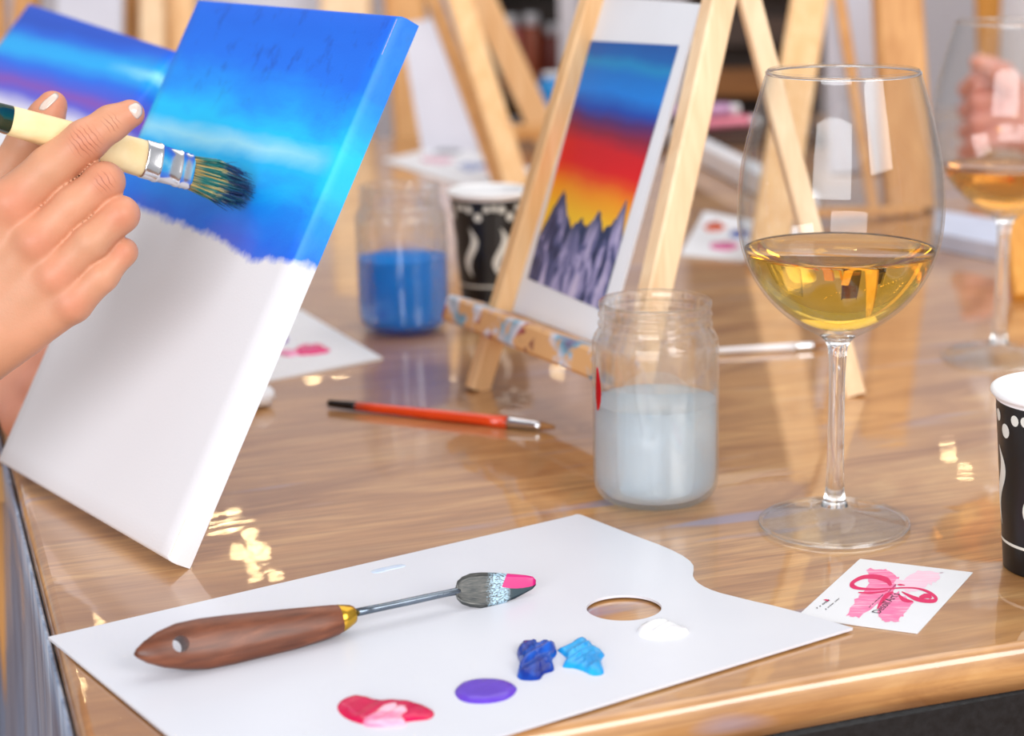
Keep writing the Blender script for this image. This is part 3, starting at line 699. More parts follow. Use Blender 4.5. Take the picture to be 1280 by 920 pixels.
t.set(Roughness=.32); t.l(t.math('MULTIPLY', t.math('SUBTRACT', 1.0, t.math('MAXIMUM', mg, crust)), .7), t.b.inputs['Metallic'])
sts = [(573.5, 738, 745, 0), (576, 729, 752, 0), (582, 723.5, 758, 0), (592, 719.5, 761.5, 0), (606, 718.3, 763, 0), (620, 718.5, 761, 0), (634, 719.5, 756.5, 0), (648, 720.5, 751, 0), (662, 721.8, 743.5, 0), (670, 723.5, 739, 0), (674, 728, 734, 0)]
V, F, UV = [], [], []
NB = 9
for side in (1, -1):
    for x, yt, yb, _ in sts:
        for j in range(NB):
            q = j / (NB - 1); s1, w1 = KP(x, yb + (yt - yb) * q); V.append(k0 + ks * s1 + kw * w1 + kb * .003 - kn * (.0014 * (1 - (2 * q - 1) ** 2) * side * .12 - .0003 * side)); UV.append(((x - 573.5) / 100.5, q))
ns = len(sts)
for s in range(2):
    for i in range(ns - 1):
        for j in range(NB - 1): a = s * ns * NB + i * NB + j; F.append((a, a + NB, a + NB + 1, a + 1))
ring = [j for j in range(NB)] + [i * NB + NB - 1 for i in range(1, ns)] + [(ns - 1) * NB + j for j in range(NB - 2, -1, -1)] + [i * NB for i in range(ns - 2, 0, -1)]
for a, b in zip(ring, ring[1:] + ring[:1]): F.append((a, b, b + ns * NB, a + ns * NB))
tag(build('blade', V, F, t.m, kn_o, uv=UV), 'steel blade with crusted blue and wet magenta paint')

# business card, slipped under the palette
ca, cb_, cc = G(1075, 700), G(1216, 717), G(1147, 793); cd = ca + cc - cb_
ex, ey = nrm(cb_ - ca), None; clen = np.linalg.norm(cb_ - ca); cwid = np.linalg.norm(cc - cb_); ey = nrm(cc - cb_)
card = thing('business_card', 'white card with a pink ribbon emblem tucked under the palette', 'card', (ca + cc) / 2)
corn = [p + Z * .0006 for p in (ca, cb_, cc, cd)]
v, f = prism(corn, None, thick=.0004); build('card_sheet', v, f, M_PAPER, card, smooth=False)
def CP(x, y, z=0.0):   # card point from image pixel on the tilted card plane
    n = nrm(np.cross(corn[1] - corn[0], corn[3] - corn[0])); n = n if n[2] > 0 else -n
    r = ray(x, y); tt = ((corn[0] - CAMP) @ n) / (r @ n); return CAMP + r * tt + n * z
def flatshape(name, poly, mat, z, parent=card, lab=None):
    o = build(name, [CP(x, y, z) for x, y in poly], [tuple(range(len(poly)))], mat, parent, smooth=False)
    bm = bmesh.new(); bm.from_mesh(o.data); bmesh.ops.triangulate(bm, faces=bm.faces); bm.to_mesh(o.data); bm.free()
    if lab: tag(o, lab)
    return o
def cpx(x, y): return (1005 + x * 220 / 1280, 690 + y * 220 / 1280)
t = NT('pink_brush_print'); nz = t.noise(t.obj((60, 700, 1), (0, 0, -math.atan2(ey[1], ey[0]))), 1.0, 3, .6); t.col(t.ramp(nz, [(.3, (246, 150, 190)), (.5, (238, 110, 165)), (.7, (250, 205, 225))])); t.set(Roughness=.5); M_PINKB = t.m
t = NT('pale_pink_brush_print'); nz = t.noise(t.obj((60, 700, 1), (0, 0, -math.atan2(ey[1], ey[0]))), 1.0, 3, .6); t.col(t.ramp(nz, [(.3, (252, 190, 214)), (.6, (240, 214, 232))])); t.set(Roughness=.5); M_PINKP = t.m
M_MAG = plain('magenta_print', (222, 8, 98), .4, vary=.04)
M_INK = plain('black_ink', (40, 34, 44), .5)
def ragged(pts, amp=9, n=7, seed=3):
    r = np.random.default_rng(seed); out = []
    for i in range(len(pts)):
        a, b = np.array(pts[i]), np.array(pts[(i + 1) % len(pts)])
        for k in range(n): q = a + (b - a) * k / n + r.normal(0, amp, 2); out.append(cpx(*q))
    return out
flatshape('brush_print', ragged([(455, 125), (600, 125), (660, 165), (700, 215), (640, 300), (400, 480), (310, 460), (390, 330), (480, 230)], 7, 6, 1), M_PINKB, .00006, lab='pink brushed print')
flatshape('brush_print', ragged([(650, 230), (830, 140), (1010, 150), (960, 215), (860, 260), (760, 300)], 8, 6, 2), M_PINKP, .00007, lab='pale pink brushed print')
flatshape('brush_print', ragged([(560, 320), (690, 280), (790, 380), (740, 440), (680, 510), (560, 495), (540, 430)], 8, 6, 4), M_PINKB, .00008, lab='pink brushed print')
def ribbon(pts, wid, z=.00012):
    pts = np.array(smooth_open(pts, 6)); w = np.interp(np.linspace(0, 1, len(pts)), np.linspace(0, 1, len(wid)), wid); L_, R_ = [], []
    for i, p in enumerate(pts):
        d = pts[min(i + 1, len(pts) - 1)] - pts[max(i - 1, 0)]; d = d / (np.linalg.norm(d) + 1e-9); n = np.array([-d[1], d[0]]); L_.append(p + n * w[i]); R_.append(p - n * w[i])
    V = [CP(*cpx(*q), z) for q in L_ + R_]; m = len(pts); return V, [(i, i + 1, m + i + 1, m + i) for i in range(m - 1)]
def smooth_open(pts, n):
    return smoothprof(pts, n)
parts = [ribbon([(632, 245), (600, 205), (520, 182), (430, 185), (365, 215), (350, 245), (400, 266), (500, 272), (620, 268), (720, 262), (820, 266), (900, 290), (955, 330), (950, 355), (890, 358), (810, 340), (710, 290)], [10, 20, 17, 14, 12, 18, 10, 7, 5, 5, 6, 10, 12, 14, 14, 16, 3]),
         ribbon([(395, 296), (480, 300), (560, 292), (610, 280)], [4, 8, 5, 3], .00013), ribbon([(680, 240), (700, 240), (735, 243)], [3, 7, 2], .00013),
         ribbon([(650, 292), (600, 320), (560, 370), (530, 418)], [4, 17, 12, 2], .00013), ribbon([(690, 315), (720, 345), (760, 358), (795, 362)], [7, 15, 12, 3], .00014),
         ribbon([(840, 335), (880, 322), (910, 325), (925, 340)], [10, 18, 16, 8], .00015)]
v, f = join(*parts); tag(build('emblem', v, f, M_MAG, card, smooth=False), 'magenta ribbon bow emblem')
fc = bpy.data.curves.new('lettering', 'FONT'); fc.body = "Desoll'Art's"; fc.size = 1.0
to = bpy.data.objects.new('lettering', fc); COL.objects.link(to); bpy.context.view_layer.update()
tm = bpy.data.meshes.new_from_object(to.evaluated_get(bpy.context.evaluated_depsgraph_get())); bpy.data.objects.remove(to)
tv = np.array([v.co for v in tm.vertices]); tf = [tuple(p.vertices) for p in tm.polygons]; tw = tv[:, 0].max()
def letter(a, b, hgt, z):   # run text from crop point a to b
    a3, b3 = CP(*cpx(*a), z), CP(*cpx(*b), z); d = b3 - a3; n = nrm(np.cross(nrm(corn[1] - corn[0]), nrm(corn[3] - corn[0]))); n = n if n[2] > 0 else -n; up = np.cross(n, nrm(d)); s = np.linalg.norm(d) / tw
    return [a3 + nrm(d) * p[0] * s + up * p[1] * hgt for p in tv], tf
v, f = letter((548, 452), (700, 308), .0052, .00018); tag(build('lettering', v, f, M_INK, card, smooth=False), 'small black script name')
def ticks(a, b, n, hh, z=.00018, seed=0):
    r = np.random.default_rng(seed); out = []; a, b = np.array(a, float), np.array(b, float); d = (b - a) / n; pn = np.array([-d[1], d[0]]); pn = pn / np.linalg.norm(pn)
    for k in range(n):
        if r.random() < .15: continue
        p = a + d * k; w = d * r.uniform(.4, .75); h = pn * hh * r.uniform(.6, 1.1) * -1
        V = [CP(*cpx(*q), z) for q in (p, p + w, p + w + h, p + h)]; out.append((V, [(0, 1, 2, 3)]))
    return join(*out)
v, f = join(ticks((475, 408), (580, 312), 18, 8, seed=1), ticks((95, 415), (190, 352), 9, 10, seed=2), ticks((150, 430), (262, 340), 13, 9, seed=3)); tag(build('small_print', v, f, M_INK, card, smooth=False), 'lines of tiny print')
flatshape('heart', [cpx(*q) for q in ((140, 350), (160, 345), (190, 352), (175, 362), (165, 358))], M_MAG, .00018)

# =================================================================== WINE GLASSES
GH = .2095
def glass_parts():
    foot = [(0, .0003), (.0300, .0003), (.0335, .0006)] + [tuple(p) for p in smoothprof([(.0342, .0012), (.0346, .0020), (.0340, .0028), (.024, .0042), (.012, .0068), (.0064, .0100)], 6)] + [(0, .0104)]
    stem = [(0, .0100)] + [tuple(p) for p in smoothprof([(.0064, .0100), (.0046, .016), (.0039, .030), (.0037, .055), (.0038, .075), (.0048, .086), (.0080, .0908)], 6)] + [(0, .0914)]
    out = smoothprof([(.0075, .0905), (.0095, .0915), (.020, .0975), (.031, .107), (.0396, .1195), (.0448, .134), (.0462, .150), (.0447, .168), (.0402, .188), (.0341, GH - .0006)], 6)
    inn = smoothprof([(.0341, GH), (.0332, GH - .0004), (.0393, .188), (.0437, .168), (.0452, .150), (.0438, .134), (.0386, .120), (.0300, .1080), (.0185, .0987), (.008, .0945), (.0, .0938)], 6)
    return foot, stem, [(0, .0908)] + [tuple(p) for p in out] + [tuple(p) for p in inn[:-1]] + [(0, .0938)]
def inner_r(z):
    pts = smoothprof([(.008, .0945), (.0185, .0987), (.0300, .1080), (.0386, .120), (.0438, .134), (.0452, .150), (.0437, .168)], 6); return float(np.interp(z, pts[:, 1], pts[:, 0]))
def wine_mat(name, c):
    t = NT(name); t.set(Roughness=0.0, IOR=1.34, Transmission_Weight=1.0); t.b.inputs['Base Color'].default_value = (1, 1, 1, 1)
    va = t.n('ShaderNodeVolumeAbsorption'); va.inputs['Color'].default_value = c; va.inputs['Density'].default_value = 40.0; t.l(va.outputs[0], t.out.inputs['Volume']); return t.m
def wine_glass(base, level, wmat, label):
    g = thing('wine_glass', label, 'wine glass', base, 'wine glasses')
    for nm_, pr_, m_ in zip(('foot', 'stem', 'bowl'), glass_parts(), (M_FOOT, M_GLASS, M_THIN)):
        v, f = lathe(pr_, base, 96); build(nm_, v, f, m_, g)
    for nm_, R_, z_, r_ in (('rim', .03365, GH - .0003, .00065), ('foot_rim', .0341, .0019, .0011)):
        v, f = lathe([(R_ + r_ * math.cos(a), z_ + r_ * math.sin(a)) for a in np.linspace(0, 2 * math.pi, 11)], base, 96); build(nm_, v, f, M_GLASS, g)
    zs = np.linspace(.0949, level, 22); pr_ = [(0, .0940)] + [(inner_r(z) - .00006, z) for z in zs] + [(inner_r(level) - .0012, level - .0006), (0, level - .0007)]
    v, f = lathe(pr_, base, 96); build('wine', v, f, wmat, g); return g
wine_glass(G(1042.5, 657), .1308, wine_mat('white_wine', (.995, .80, .05, 1)), 'sharp wine glass of pale yellow wine standing behind the card')
wine_glass(G(1248, 448), .122, wine_mat('amber_wine', (.985, .66, .04, 1)), 'blurred wine glass of amber wine at the right edge')

# =================================================================== JARS
JR, JH = .0305, .0985
def jar_prof():
    R_ = JR
    out = smoothprof([(.019, .0008), (.0225, .0006), (.0268, .0022), (.0296, .0065), (R_, .013), (R_, .030), (R_, .055), (R_, .074), (.0302, .0795), (.0285, .0832), (.0268, .0850), (.0264, .0860)], 6)
    neck = [(.0264, .0862), (.0275, .0868), (.0275, .0880), (.0266, .0888), (.0266, .0908), (.0274, .0914), (.0273, .0924), (.0265, .0930), (.0266, .0950), (.0272, .0962), (.0271, .0978), (.0262, JH), (.0250, .0980), (.0244, .096), (.0243, .087)]
    inn = smoothprof([(.0243, .0868), (.0252, .0840), (.0272, .080), (.0288, .074), (.0293, .055), (.0294, .030), (.0293, .013), (.0284, .0072), (.0250, .0036), (.016, .0026), (0, .0030)], 6)
    return [(0, .0016), (.014, .0012)] + [tuple(p) for p in out] + neck + [tuple(p) for p in inn]
def jar(base, level, liq, label, drip=False):
    j = thing('glass_jar', label, 'jar', base, 'water jars')
    v, f = lathe(jar_prof(), base, 80); build('jar_wall', v, f, M_JARG, j)
    pr_ = [(0, .0032), (.016, .0028), (.0249, .0039), (.0282, .0075), (.0292, .013), (.0293, .030), (.0292, level), (.0280, level - .0004), (0, level - .0006)]
    v, f = lathe(pr_, base, 80); build('water', v, f, liq, j); return j
def cloudy(name, c, mixf):
    t = NT(name); t.set(Roughness=.06, IOR=1.33, Transmission_Weight=1.0); t.b.inputs['Base Color'].default_value = lin(c)
    d = t.n('ShaderNodeBsdfDiffuse'); d.inputs[0].default_value = lin(c); tr = t.n('ShaderNodeBsdfTranslucent'); tr.inputs[0].default_value = lin(c)
    m1 = t.n('ShaderNodeMixShader'); m1.inputs[0].default_value = .35; t.l(d.outputs[0], m1.inputs[1]); t.l(tr.outputs[0], m1.inputs[2])
    m2 = t.n('ShaderNodeMixShader'); m2.inputs[0].default_value = mixf; t.l(t.b.outputs[0], m2.inputs[1]); t.l(m1.outputs[0], m2.inputs[2]); t.l(m2.outputs[0], t.out.inputs[0]); return t.m
jr = jar(G(820, 621), .0495, cloudy('cloudy_water', (232, 245, 255), .6), 'clear glass jar of cloudy rinse water beside the palette')
# red drip on the rim side
b0 = G(820, 621); th_ = math.pi + .46; V, F = [], []
for i in range(13):
    z = .069 - .021 * i / 12; w = .0042 * math.sin(math.pi * min(1, (i + .4) / 12.5)) ** .7 * (.5 + .5 * i / 12)
    for k in range(5):
        a = th_ + (k / 4 - .5) * 2 * w / JR; rr = JR + .0002 + .0007 * (1 - (2 * k / 4 - 1) ** 2); V.append(b0 + np.array([rr * math.cos(a), rr * math.sin(a), z]))
for i in range(12):
    for k in range(4): F.append((i * 5 + k, i * 5 + k + 1, i * 5 + 6 + k, i * 5 + 5 + k))
tag(build('paint_drip', V, F, plain('dried_red_paint', (170, 10, 24), .25), jr), 'dark red paint drip on the side')
bj = jar(G(506, 411), .050, cloudy('blue_water', (0, 158, 255), .93), 'blurred glass jar half full of bright blue water')


# =================================================================== PAPER CUPS
CRr, CBr, CHh = .0298, .0215, .0808
def cup(base, rot, label):
    c = thing('paper_cup', label, 'cup', base, 'patterned paper cups'); base = np.asarray(base)
    R = lambda z: CBr + (CRr - .0018 - CBr) * z / CHh
    v, f = lathe([(R(.004) - .0005, .0045), (R(0) - .0004, .0005), (R(0), .0003), (R(0), .0008), (R(.03), .03), (R(.06), .06), (R(CHh - .004), CHh - .004)], base, 64); build('cup_wall', v, f, M_BLACKPAPER, c)
    a = np.linspace(-math.pi * .6, math.pi * 1.1, 12); rim = [(R(CHh) + .0004 + .0017 * math.cos(q) , CHh - .0017 + .0017 * math.sin(q)) for q in a]
    v, f = lathe([(R(CHh - .005) + .0001, CHh - .0052)] + rim + [(R(.06) - .0009, .06), (R(.03) - .0009, .03), (R(.005) - .0009, .0055), (0, .005)], base, 64); build('cup_lining', v, f, M_WHITEPAPER, c)
    S = []
    def patch(fn, nu, nv):
        V = []
        for i in range(nu + 1):
            for j in range(nv + 1):
                a_, z = fn(i / nu, j / nv); r = R(z) + .00015; V.append(base + np.array([r * math.cos(a_ + rot), r * math.sin(a_ + rot), z]))
        S.append((V, [(i * (nv + 1) + j, (i + 1) * (nv + 1) + j, (i + 1) * (nv + 1) + j + 1, i * (nv + 1) + j + 1) for i in range(nu) for j in range(nv)]))
    n = 7
    for k in range(n):
        a0 = 2 * math.pi * k / n
        for da, z0, rr in ((-.02, .0705, .0021), (.19, .0695, .0025), (.44, .0640, .0029), (.68, .0700, .0022)):
            patch(lambda s, q: (a0 + da + rr / .027 * (1e-3 + s) * math.cos(2 * math.pi * q), z0 + rr * 1.1 * (1e-3 + s) * math.sin(2 * math.pi * q)), 3, 14)
        def wave(s, q):
            z = .056 - .036 * s; w = .0062 * math.sin(math.pi * min(.99, max(.01, s))) ** .8; cen = .0035 * math.sin(s * 2 * math.pi); return a0 + .17 + (cen + (q - .5) * w) / .025, z
        patch(wave, 18, 4)
    patch(lambda s, q: (2 * math.pi * s, .0125 + .0013 * q), 64, 1)
    v, f = join(*S); tag(build('printed_pattern', v, f, M_PRINT, c), 'white dots and waves printed on black'); return c
cup(G(1316, 707), .35, 'black and white paper cup at the right edge of the table')
cup(G(614, 373), .45, 'blurred black and white paper cup behind the small easel')

# =================================================================== SMALL EASEL WITH MOUNTAIN PICTURE
EX, EY, EZ, EYAW, ETT, EW = -0.0129, 0.9881, 0.0465, 1.0082, 0.3336, 0.105
eo, eu, ev, ek = rect_frame(EX, EY, EYAW, ETT, 0); eo = np.array([EX, EY, EZ])
EL = .192
es = thing('table_easel', 'small pine table easel holding the red mountain picture', 'easel', (eo + eu * EW / 2) * [1, 1, 0])
pic = thing('mountain_picture', 'white card painted with dark mountains under a red and blue sky', 'picture', eo + eu * EW / 2)
v, f = prism([eo, eo + eu * EW, eo + eu * EW + ev * EL, eo + ev * EL], None, thick=.0015, up=-ek); build('card_sheet', v, f, M_PAPER, pic, smooth=False)
def EPX(x, y, off=0.0):
    r = ray(x, y); q = CAMP + r * (((eo - CAMP) @ ek) / (r @ ek)); return q - ek * off
def mat_mountain():
    t = NT('mountain_painting'); uvv, U, Vv = t.uv(); n1 = t.noise(t.uvs(2, 5), 1.6, 3, .5); ns = t.noise(t.uvs(9, 5), 1.0, 4, .6, .8); nr = t.noise(t.uvs(26, 4), 1.0, 2)
    vv = t.math('ADD', Vv, t.math('MULTIPLY', t.math('SUBTRACT', n1, .5), .045)); vv = t.math('ADD', vv, t.math('MULTIPLY', t.math('SUBTRACT', U, .5), .02))
    sky = t.ramp(vv, [(.30, (246, 196, 40)), (.40, (246, 150, 20)), (.46, (235, 70, 14)), (.50, (226, 8, 20)), (.58, (214, 6, 26)), (.64, (140, 20, 60)), (.69, (80, 36, 110)), (.73, (10, 70, 176)), (.80, (0, 128, 224)), (.87, (0, 116, 205)), (.91, (10, 136, 196)), (.95, (4, 96, 176)), (1.0, (4, 84, 164))])
    rid = t.ramp(U, [(0, (0.18, 0.18, 0.18, 1)), (0.1, (0.32, 0.32, 0.32, 1)), (0.17, (0.39, 0.39, 0.39, 1)), (0.27, (0.31, 0.31, 0.31, 1)), (0.38, (0.25, 0.25, 0.25, 1)), (0.46, (0.3, 0.3, 0.3, 1)), (0.55, (0.27, 0.27, 0.27, 1)), (0.66, (0.35, 0.35, 0.35, 1)), (0.76, (0.28, 0.28, 0.28, 1)), (0.86, (0.33, 0.33, 0.33, 1)), (0.93, (0.41, 0.41, 0.41, 1)), (1, (0.28, 0.28, 0.28, 1))])
    edge = t.math('GREATER_THAN', t.math('ADD', rid, t.math('MULTIPLY', t.math('SUBTRACT', nr, .5), .05)), Vv)
    rock = t.ramp(ns, [(.38, (30, 40, 76)), (.48, (74, 82, 130)), (.57, (160, 154, 198)), (.72, (206, 196, 222))])
    top = t.math('SUBTRACT', rid, Vv); rock = t.mix(t.ramp(top, [(.0, (.85, .85, .85, 1)), (.09, (0, 0, 0, 1))]), rock, lin((34, 54, 90)))
    t.col(t.mix(edge, sky, rock)); t.set(Roughness=.45); return t.m
N = 12; q4 = [EPX(*p, .0003) for p in ((660, 348), (752, 388), (849, 57), (739, 51))]
V, UV, F = [], [], []
for i in range(N + 1):
    for j in range(N + 1):
        a, b = i / N, j / N; V.append(q4[0] * (1 - a) * (1 - b) + q4[1] * a * (1 - b) + q4[2] * a * b + q4[3] * (1 - a) * b); UV.append((a, b))
for i in range(N):
    for j in range(N): F.append((i * (N + 1) + j, (i + 1) * (N + 1) + j, (i + 1) * (N + 1) + j + 1, i * (N + 1) + j + 1))
build('painted_scene', V, F, mat_mountain(), pic, uv=UV)
# easel legs: in the plane just behind the card
bk = ek * .010
def leg(root, p_top, p_bot, w, t_, side, mat, name='leg'):
    v, f = stick(p_top, p_bot, w, t_, side); return build(name, v, f, mat, root, smooth=False)
def plane_pt(x, y, o, n): r = ray(x, y); return CAMP + r * (((o - CAMP) @ n) / (r @ n))
def to_ground(a, b, z=0.0): t_ = (z - a[2]) / (b[2] - a[2]); return a + (b - a) * t_
pl = eo - ek * .004
a_, b_ = plane_pt(741, 0, pl, ek), plane_pt(629, 378, pl, ek); d_ = nrm(b_ - a_)
leg(es, a_ - d_ * .10, to_ground(a_, b_, .0), .0105, .013, eu, M_PINE)
pr_o = eo + ek * .006
a_, b_ = plane_pt(899, 0, pr_o, ek), plane_pt(822, 350, pr_o, ek); d_ = nrm(b_ - a_); topR = a_ - d_ * .10
leg(es, topR, to_ground(a_, b_, .0), .0125, .016, eu, M_PINE_L)
ft = G(1067, 494); tp = W(936, 0, depth(ft) - .010); d_ = nrm(tp - ft); leg(es, ft, tp + d_ * .085, .013, .009, np.array([1., .2, 0]), M_PINE_L, 'rear_leg')
a_, b_ = plane_pt(741, 0, pl, ek), plane_pt(899, 0, pr_o, ek); leg(es, a_ + Z * .028, b_ + Z * .028 + ek * .01, .014, .010, ev, M_PINE, 'crosspiece')
t = NT('paint_splashed_pine'); nz = t.noise(t.obj((1, 1, 1)), 55, 3, .6); nc = t.n('ShaderNodeTexNoise', i_Scale=26.0, i_Detail=2.0); t.l(t.obj(), nc.inputs[0])
t.col(t.mix(t.ramp(nz, [(.47, (0, 0, 0, 1)), (.56, (1, 1, 1, 1))]), lin((216, 166, 112)), t.ramp(nc.outputs[0], [(.34, (110, 24, 40)), (.42, (160, 60, 70)), (.47, (222, 220, 230)), (.53, (196, 200, 214)), (.60, (110, 160, 184)), (.7, (110, 80, 120))]))); t.set(Roughness=.5)
a_ = eo - ek * .012 - ev * .009 + eu * -.035; b_ = eo - ek * .012 - ev * .009 + eu * (EW + .036); leg(es, a_, b_, .016, .026, ev, t.m, 'ledge')
# splash-painted front lip is part of the ledge colour; peg under it
a_ = eo + eu * (EW / 2) + ek * .012 - ev * .012; leg(es, a_ - eu * .05, a_ + eu * .05, .012, .008, ev, M_PINE, 'brace')

# =================================================================== TABLE CLUTTER
def brush(p0, p1, label, r, segs, tip_mat, flat=1.0):
    b = thing('paint_brush', label, 'brush', p0); d = p1 - p0
    for nm, a, e, ra, re, m in segs:
        n = 8; path = [p0 + d * (a + (e - a) * i / n) for i in range(n + 1)]; rad = [r * (ra + (re - ra) * i / n) for i in range(n + 1)]
        v, f = tube(path, rad, 14); build(nm, v, f, m, b)
    return b
p0, p1 = G(411, 504, .0032), G(693, 534, .0030)
brush(p0, p1, 'thin orange brush with black end lying on the table', .0031,
      [('handle_end', 0, .13, .7, .85, plain('black_lacquer', (18, 16, 16), .2)), ('handle', .13, .80, .86, 1.12, plain('orange_lacquer', (228, 70, 20), .18, coat=.6, vary=.05)), ('ferrule', .80, .945, 1.08, .8, M_FERRULE), ('bristles', .945, 1.0, .8, .35, plain('brown_hair', (150, 100, 50), .6))], None)
p0, p1 = G(888, 439, .0028), G(1034, 431, .0028)
brush(p0, p1, 'thin white brush lying behind the tall wine glass', .0026, [('handle', 0, .72, .7, 1.0, plain('white_lacquer', (236, 238, 244), .2, coat=.5)), ('ferrule', .72, .88, 1.0, .9, M_FERRULE), ('bristles', .88, 1.0, .9, .3, plain('brown_hair', (150, 100, 50), .6))], None)
# small palettes lying about
def palette(outline, label, dabs, seed=0, thick=.0016):
    p = [G(x, y, thick) for x, y in outline]; o = thing('paint_palette', label, 'palette', np.mean([q * [1, 1, 0] for q in p], 0), 'palettes lying further back')
    v, f = prism(p, None, thick=thick - .0002); build('board', v, f, M_PAPER, o, smooth=False)
    for i, (x, y, rx, ry, c) in enumerate(dabs):
        r = np.random.default_rng(seed * 31 + i); out = [(x + rx * math.cos(a) * r.uniform(.75, 1.2), y + ry * math.sin(a) * r.uniform(.75, 1.2)) for a in np.linspace(0, 2 * math.pi, 14, endpoint=False)]
        blob('paint_blob', smooth_poly(out, 2), .0018, paint('dab_%d_%d_%d' % c, c), o, .4, thick, seed + i)
    return o
palette([(478, 447), (374, 386), (250, 440), (330, 476)], 'white palette with a pink dab peeping out behind the half painted canvas', [(388, 438, 22, 7, (226, 30, 120)), (352, 424, 10, 5, (120, 60, 170)), (360, 442, 14, 4, (236, 150, 190))], 1)
palette([(600, 238), (672, 212), (560, 180), (478, 200)], 'smeared palette lying beneath the far easel', [(545, 200, 22, 4, (226, 160, 180)), (590, 208, 20, 5, (120, 140, 190)), (620, 214, 14, 4, (236, 190, 200)), (560, 190, 18, 3, (110, 110, 120))], 2)
palette([(850, 318), (985, 330), (1010, 288), (880, 264)], 'palette with orange and blue dabs behind the mountain picture', [(893, 284, 13, 6, (222, 84, 30)), (925, 292, 14, 5, (70, 100, 180)), (905, 308, 20, 5, (232, 110, 170)), (960, 305, 14, 5, (60, 110, 190))], 3)
# a small crumpled tissue beside the canvas edge
rg = np.random.default_rng(5); gp = G(322, 508); v, f = lathe([(0, .0)] + [(.010 * math.sin(a) ** .8, .006 - .006 * math.cos(a)) for a in np.linspace(.15, math.pi - .1, 9)] + [(0, .012)], gp, 20)
v = [np.asarray(p) + rg.normal(0, .0007, 3) * (p[2] > .001) for p in v]; tag(build('crumpled_tissue', v, f, M_PAPER, loc=gp), 'crumpled white tissue behind the right side of the canvas', 'tissue')

# =================================================================== BACKGROUND EASELS AND CANVASES
def post(root, x0, y0, d0, x1, y1, d1, wpx, mat, name='leg', ground=False, tf=.7):
    a, b = W(x0, y0, d0), (G(x1, y1) if ground else W(x1, y1, d1)); w = wpx * d0 / FPX; return leg(root, a, b, w, w * tf, CR, mat, name)
def board(root, quad_px, d, th=.015, mat=None, name='canvas_panel'):
    """blank stretched canvas: front face through four pixels on a plane at given depths"""
    p = [W(x, y, dd) for (x, y), dd in zip(quad_px, d)]; n = nrm(np.cross(p[1] - p[0], p[2] - p[0])); n = n if n @ CF > 0 else -n
    v, f = prism(p, None, thick=th, up=-n); return build(name, v, f, mat or M_FARCANVAS, root, smooth=False)
far = thing('table_easel', 'far pine easel with crossing legs behind the black cup', 'easel', G(648, 240))
post(far, 520, -60, 2.05, 628, 236, 1.86, 17, M_PINE_D, ground=True)
post(far, 556, -60, 1.98, 647, 238, 1.85, 30, M_PINE, ground=True)
post(far, 575, -60, 2.10, 690, 186, 2.12, 33, M_PINE, 'rear_leg', ground=True)
post(far, 636, 166, 2.04, 735, 160, 2.06, 24, M_PINE_D, 'ledge')
fb = thing('blank_canvas', 'blank white canvas standing left of the far crossing easel', 'canvas', G(560, 205))
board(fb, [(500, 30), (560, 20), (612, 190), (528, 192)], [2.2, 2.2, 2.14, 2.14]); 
# easels across the top left
e1 = thing('studio_easel', 'brown easel post at the upper left corner', 'easel', (*W(10, 60, 2.3)[:2], -.76))
post(e1, -20, -80, 2.4, 12, 700, 2.4, 40, M_PINE_D); post(e1, 40, -80, 2.42, -20, 700, 2.42, 30, M_PINE_D)
w1 = thing('blank_canvas', 'blank white canvas above the blue and purple canvas', 'canvas', W(110, 160, 2.3))
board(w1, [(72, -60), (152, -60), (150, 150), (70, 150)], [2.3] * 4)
e2 = thing('studio_easel', 'pale easel behind the gap between the two blue canvases', 'easel', (*W(190, 60, 2.4)[:2], -.76))
post(e2, 162, -80, 2.4, 150, 700, 2.4, 24, M_PINE_D); post(e2, 190, -80, 2.36, 196, 700, 2.36, 30, M_PINE_L); post(e2, 225, -80, 2.4, 240, 700, 2.4, 36, M_PINE)
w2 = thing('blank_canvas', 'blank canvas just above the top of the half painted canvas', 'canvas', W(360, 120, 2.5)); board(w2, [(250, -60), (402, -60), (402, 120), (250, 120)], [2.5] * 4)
e3 = thing('studio_easel', 'cream easel post above the corner of the half painted canvas', 'easel', (*W(440, 60, 2.45)[:2], -.76))
post(e3, 432, -80, 2.44, 440, 700, 2.44, 62, M_PINE_L); post(e3, 500, -80, 2.47, 560, 700, 2.47, 50, M_PINE_D)
# right side group
e4 = thing('table_easel', 'pine easel standing behind the tall wine glass', 'easel', G(1000, 330))
post(e4, 1022, -60, 1.62, 958, 330, 1.5, 46, M_PINE, ground=True); post(e4, 1040, -60, 1.75, 1092, 262, 1.7, 14, M_PINE_D, ground=True); post(e4, 1118, -60, 1.72, 1136, 262, 1.7, 60, M_PINE_D, ground=True)
post(e4, 958, 268, 1.62, 1150, 262, 1.7, 16, M_PINE_D, 'ledge')
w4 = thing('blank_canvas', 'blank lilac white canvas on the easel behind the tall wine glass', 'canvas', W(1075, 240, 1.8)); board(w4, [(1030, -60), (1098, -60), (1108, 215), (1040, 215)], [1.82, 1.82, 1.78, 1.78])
e5 = thing('studio_easel', 'orange wooden post rising behind the blurred wine glass', 'easel', (*W(1240, 60, 2.3)[:2], -.76))
post(e5, 1232, -80, 2.3, 1240, 85, 2.3, 32, m_pine('orange_wood', (206, 136, 44), (226, 160, 70)), 'post'); post(e5, 1240, 60, 2.33, 1240, 700, 2.33, 16, m_pine('orange_wood'), 'lower_post')
e6 = thing('table_easel', 'orange easel leg at the right edge behind the blurred wine glass', 'easel', G(1285, 372)); post(e6, 1264, 215, 1.42, 1284, 376, 1.4, 34, m_pine('orange_wood'), ground=True); post(e6, 1264, 216, 1.42, 1330, 380, 1.4, 24, m_pine('orange_wood'), ground=True)
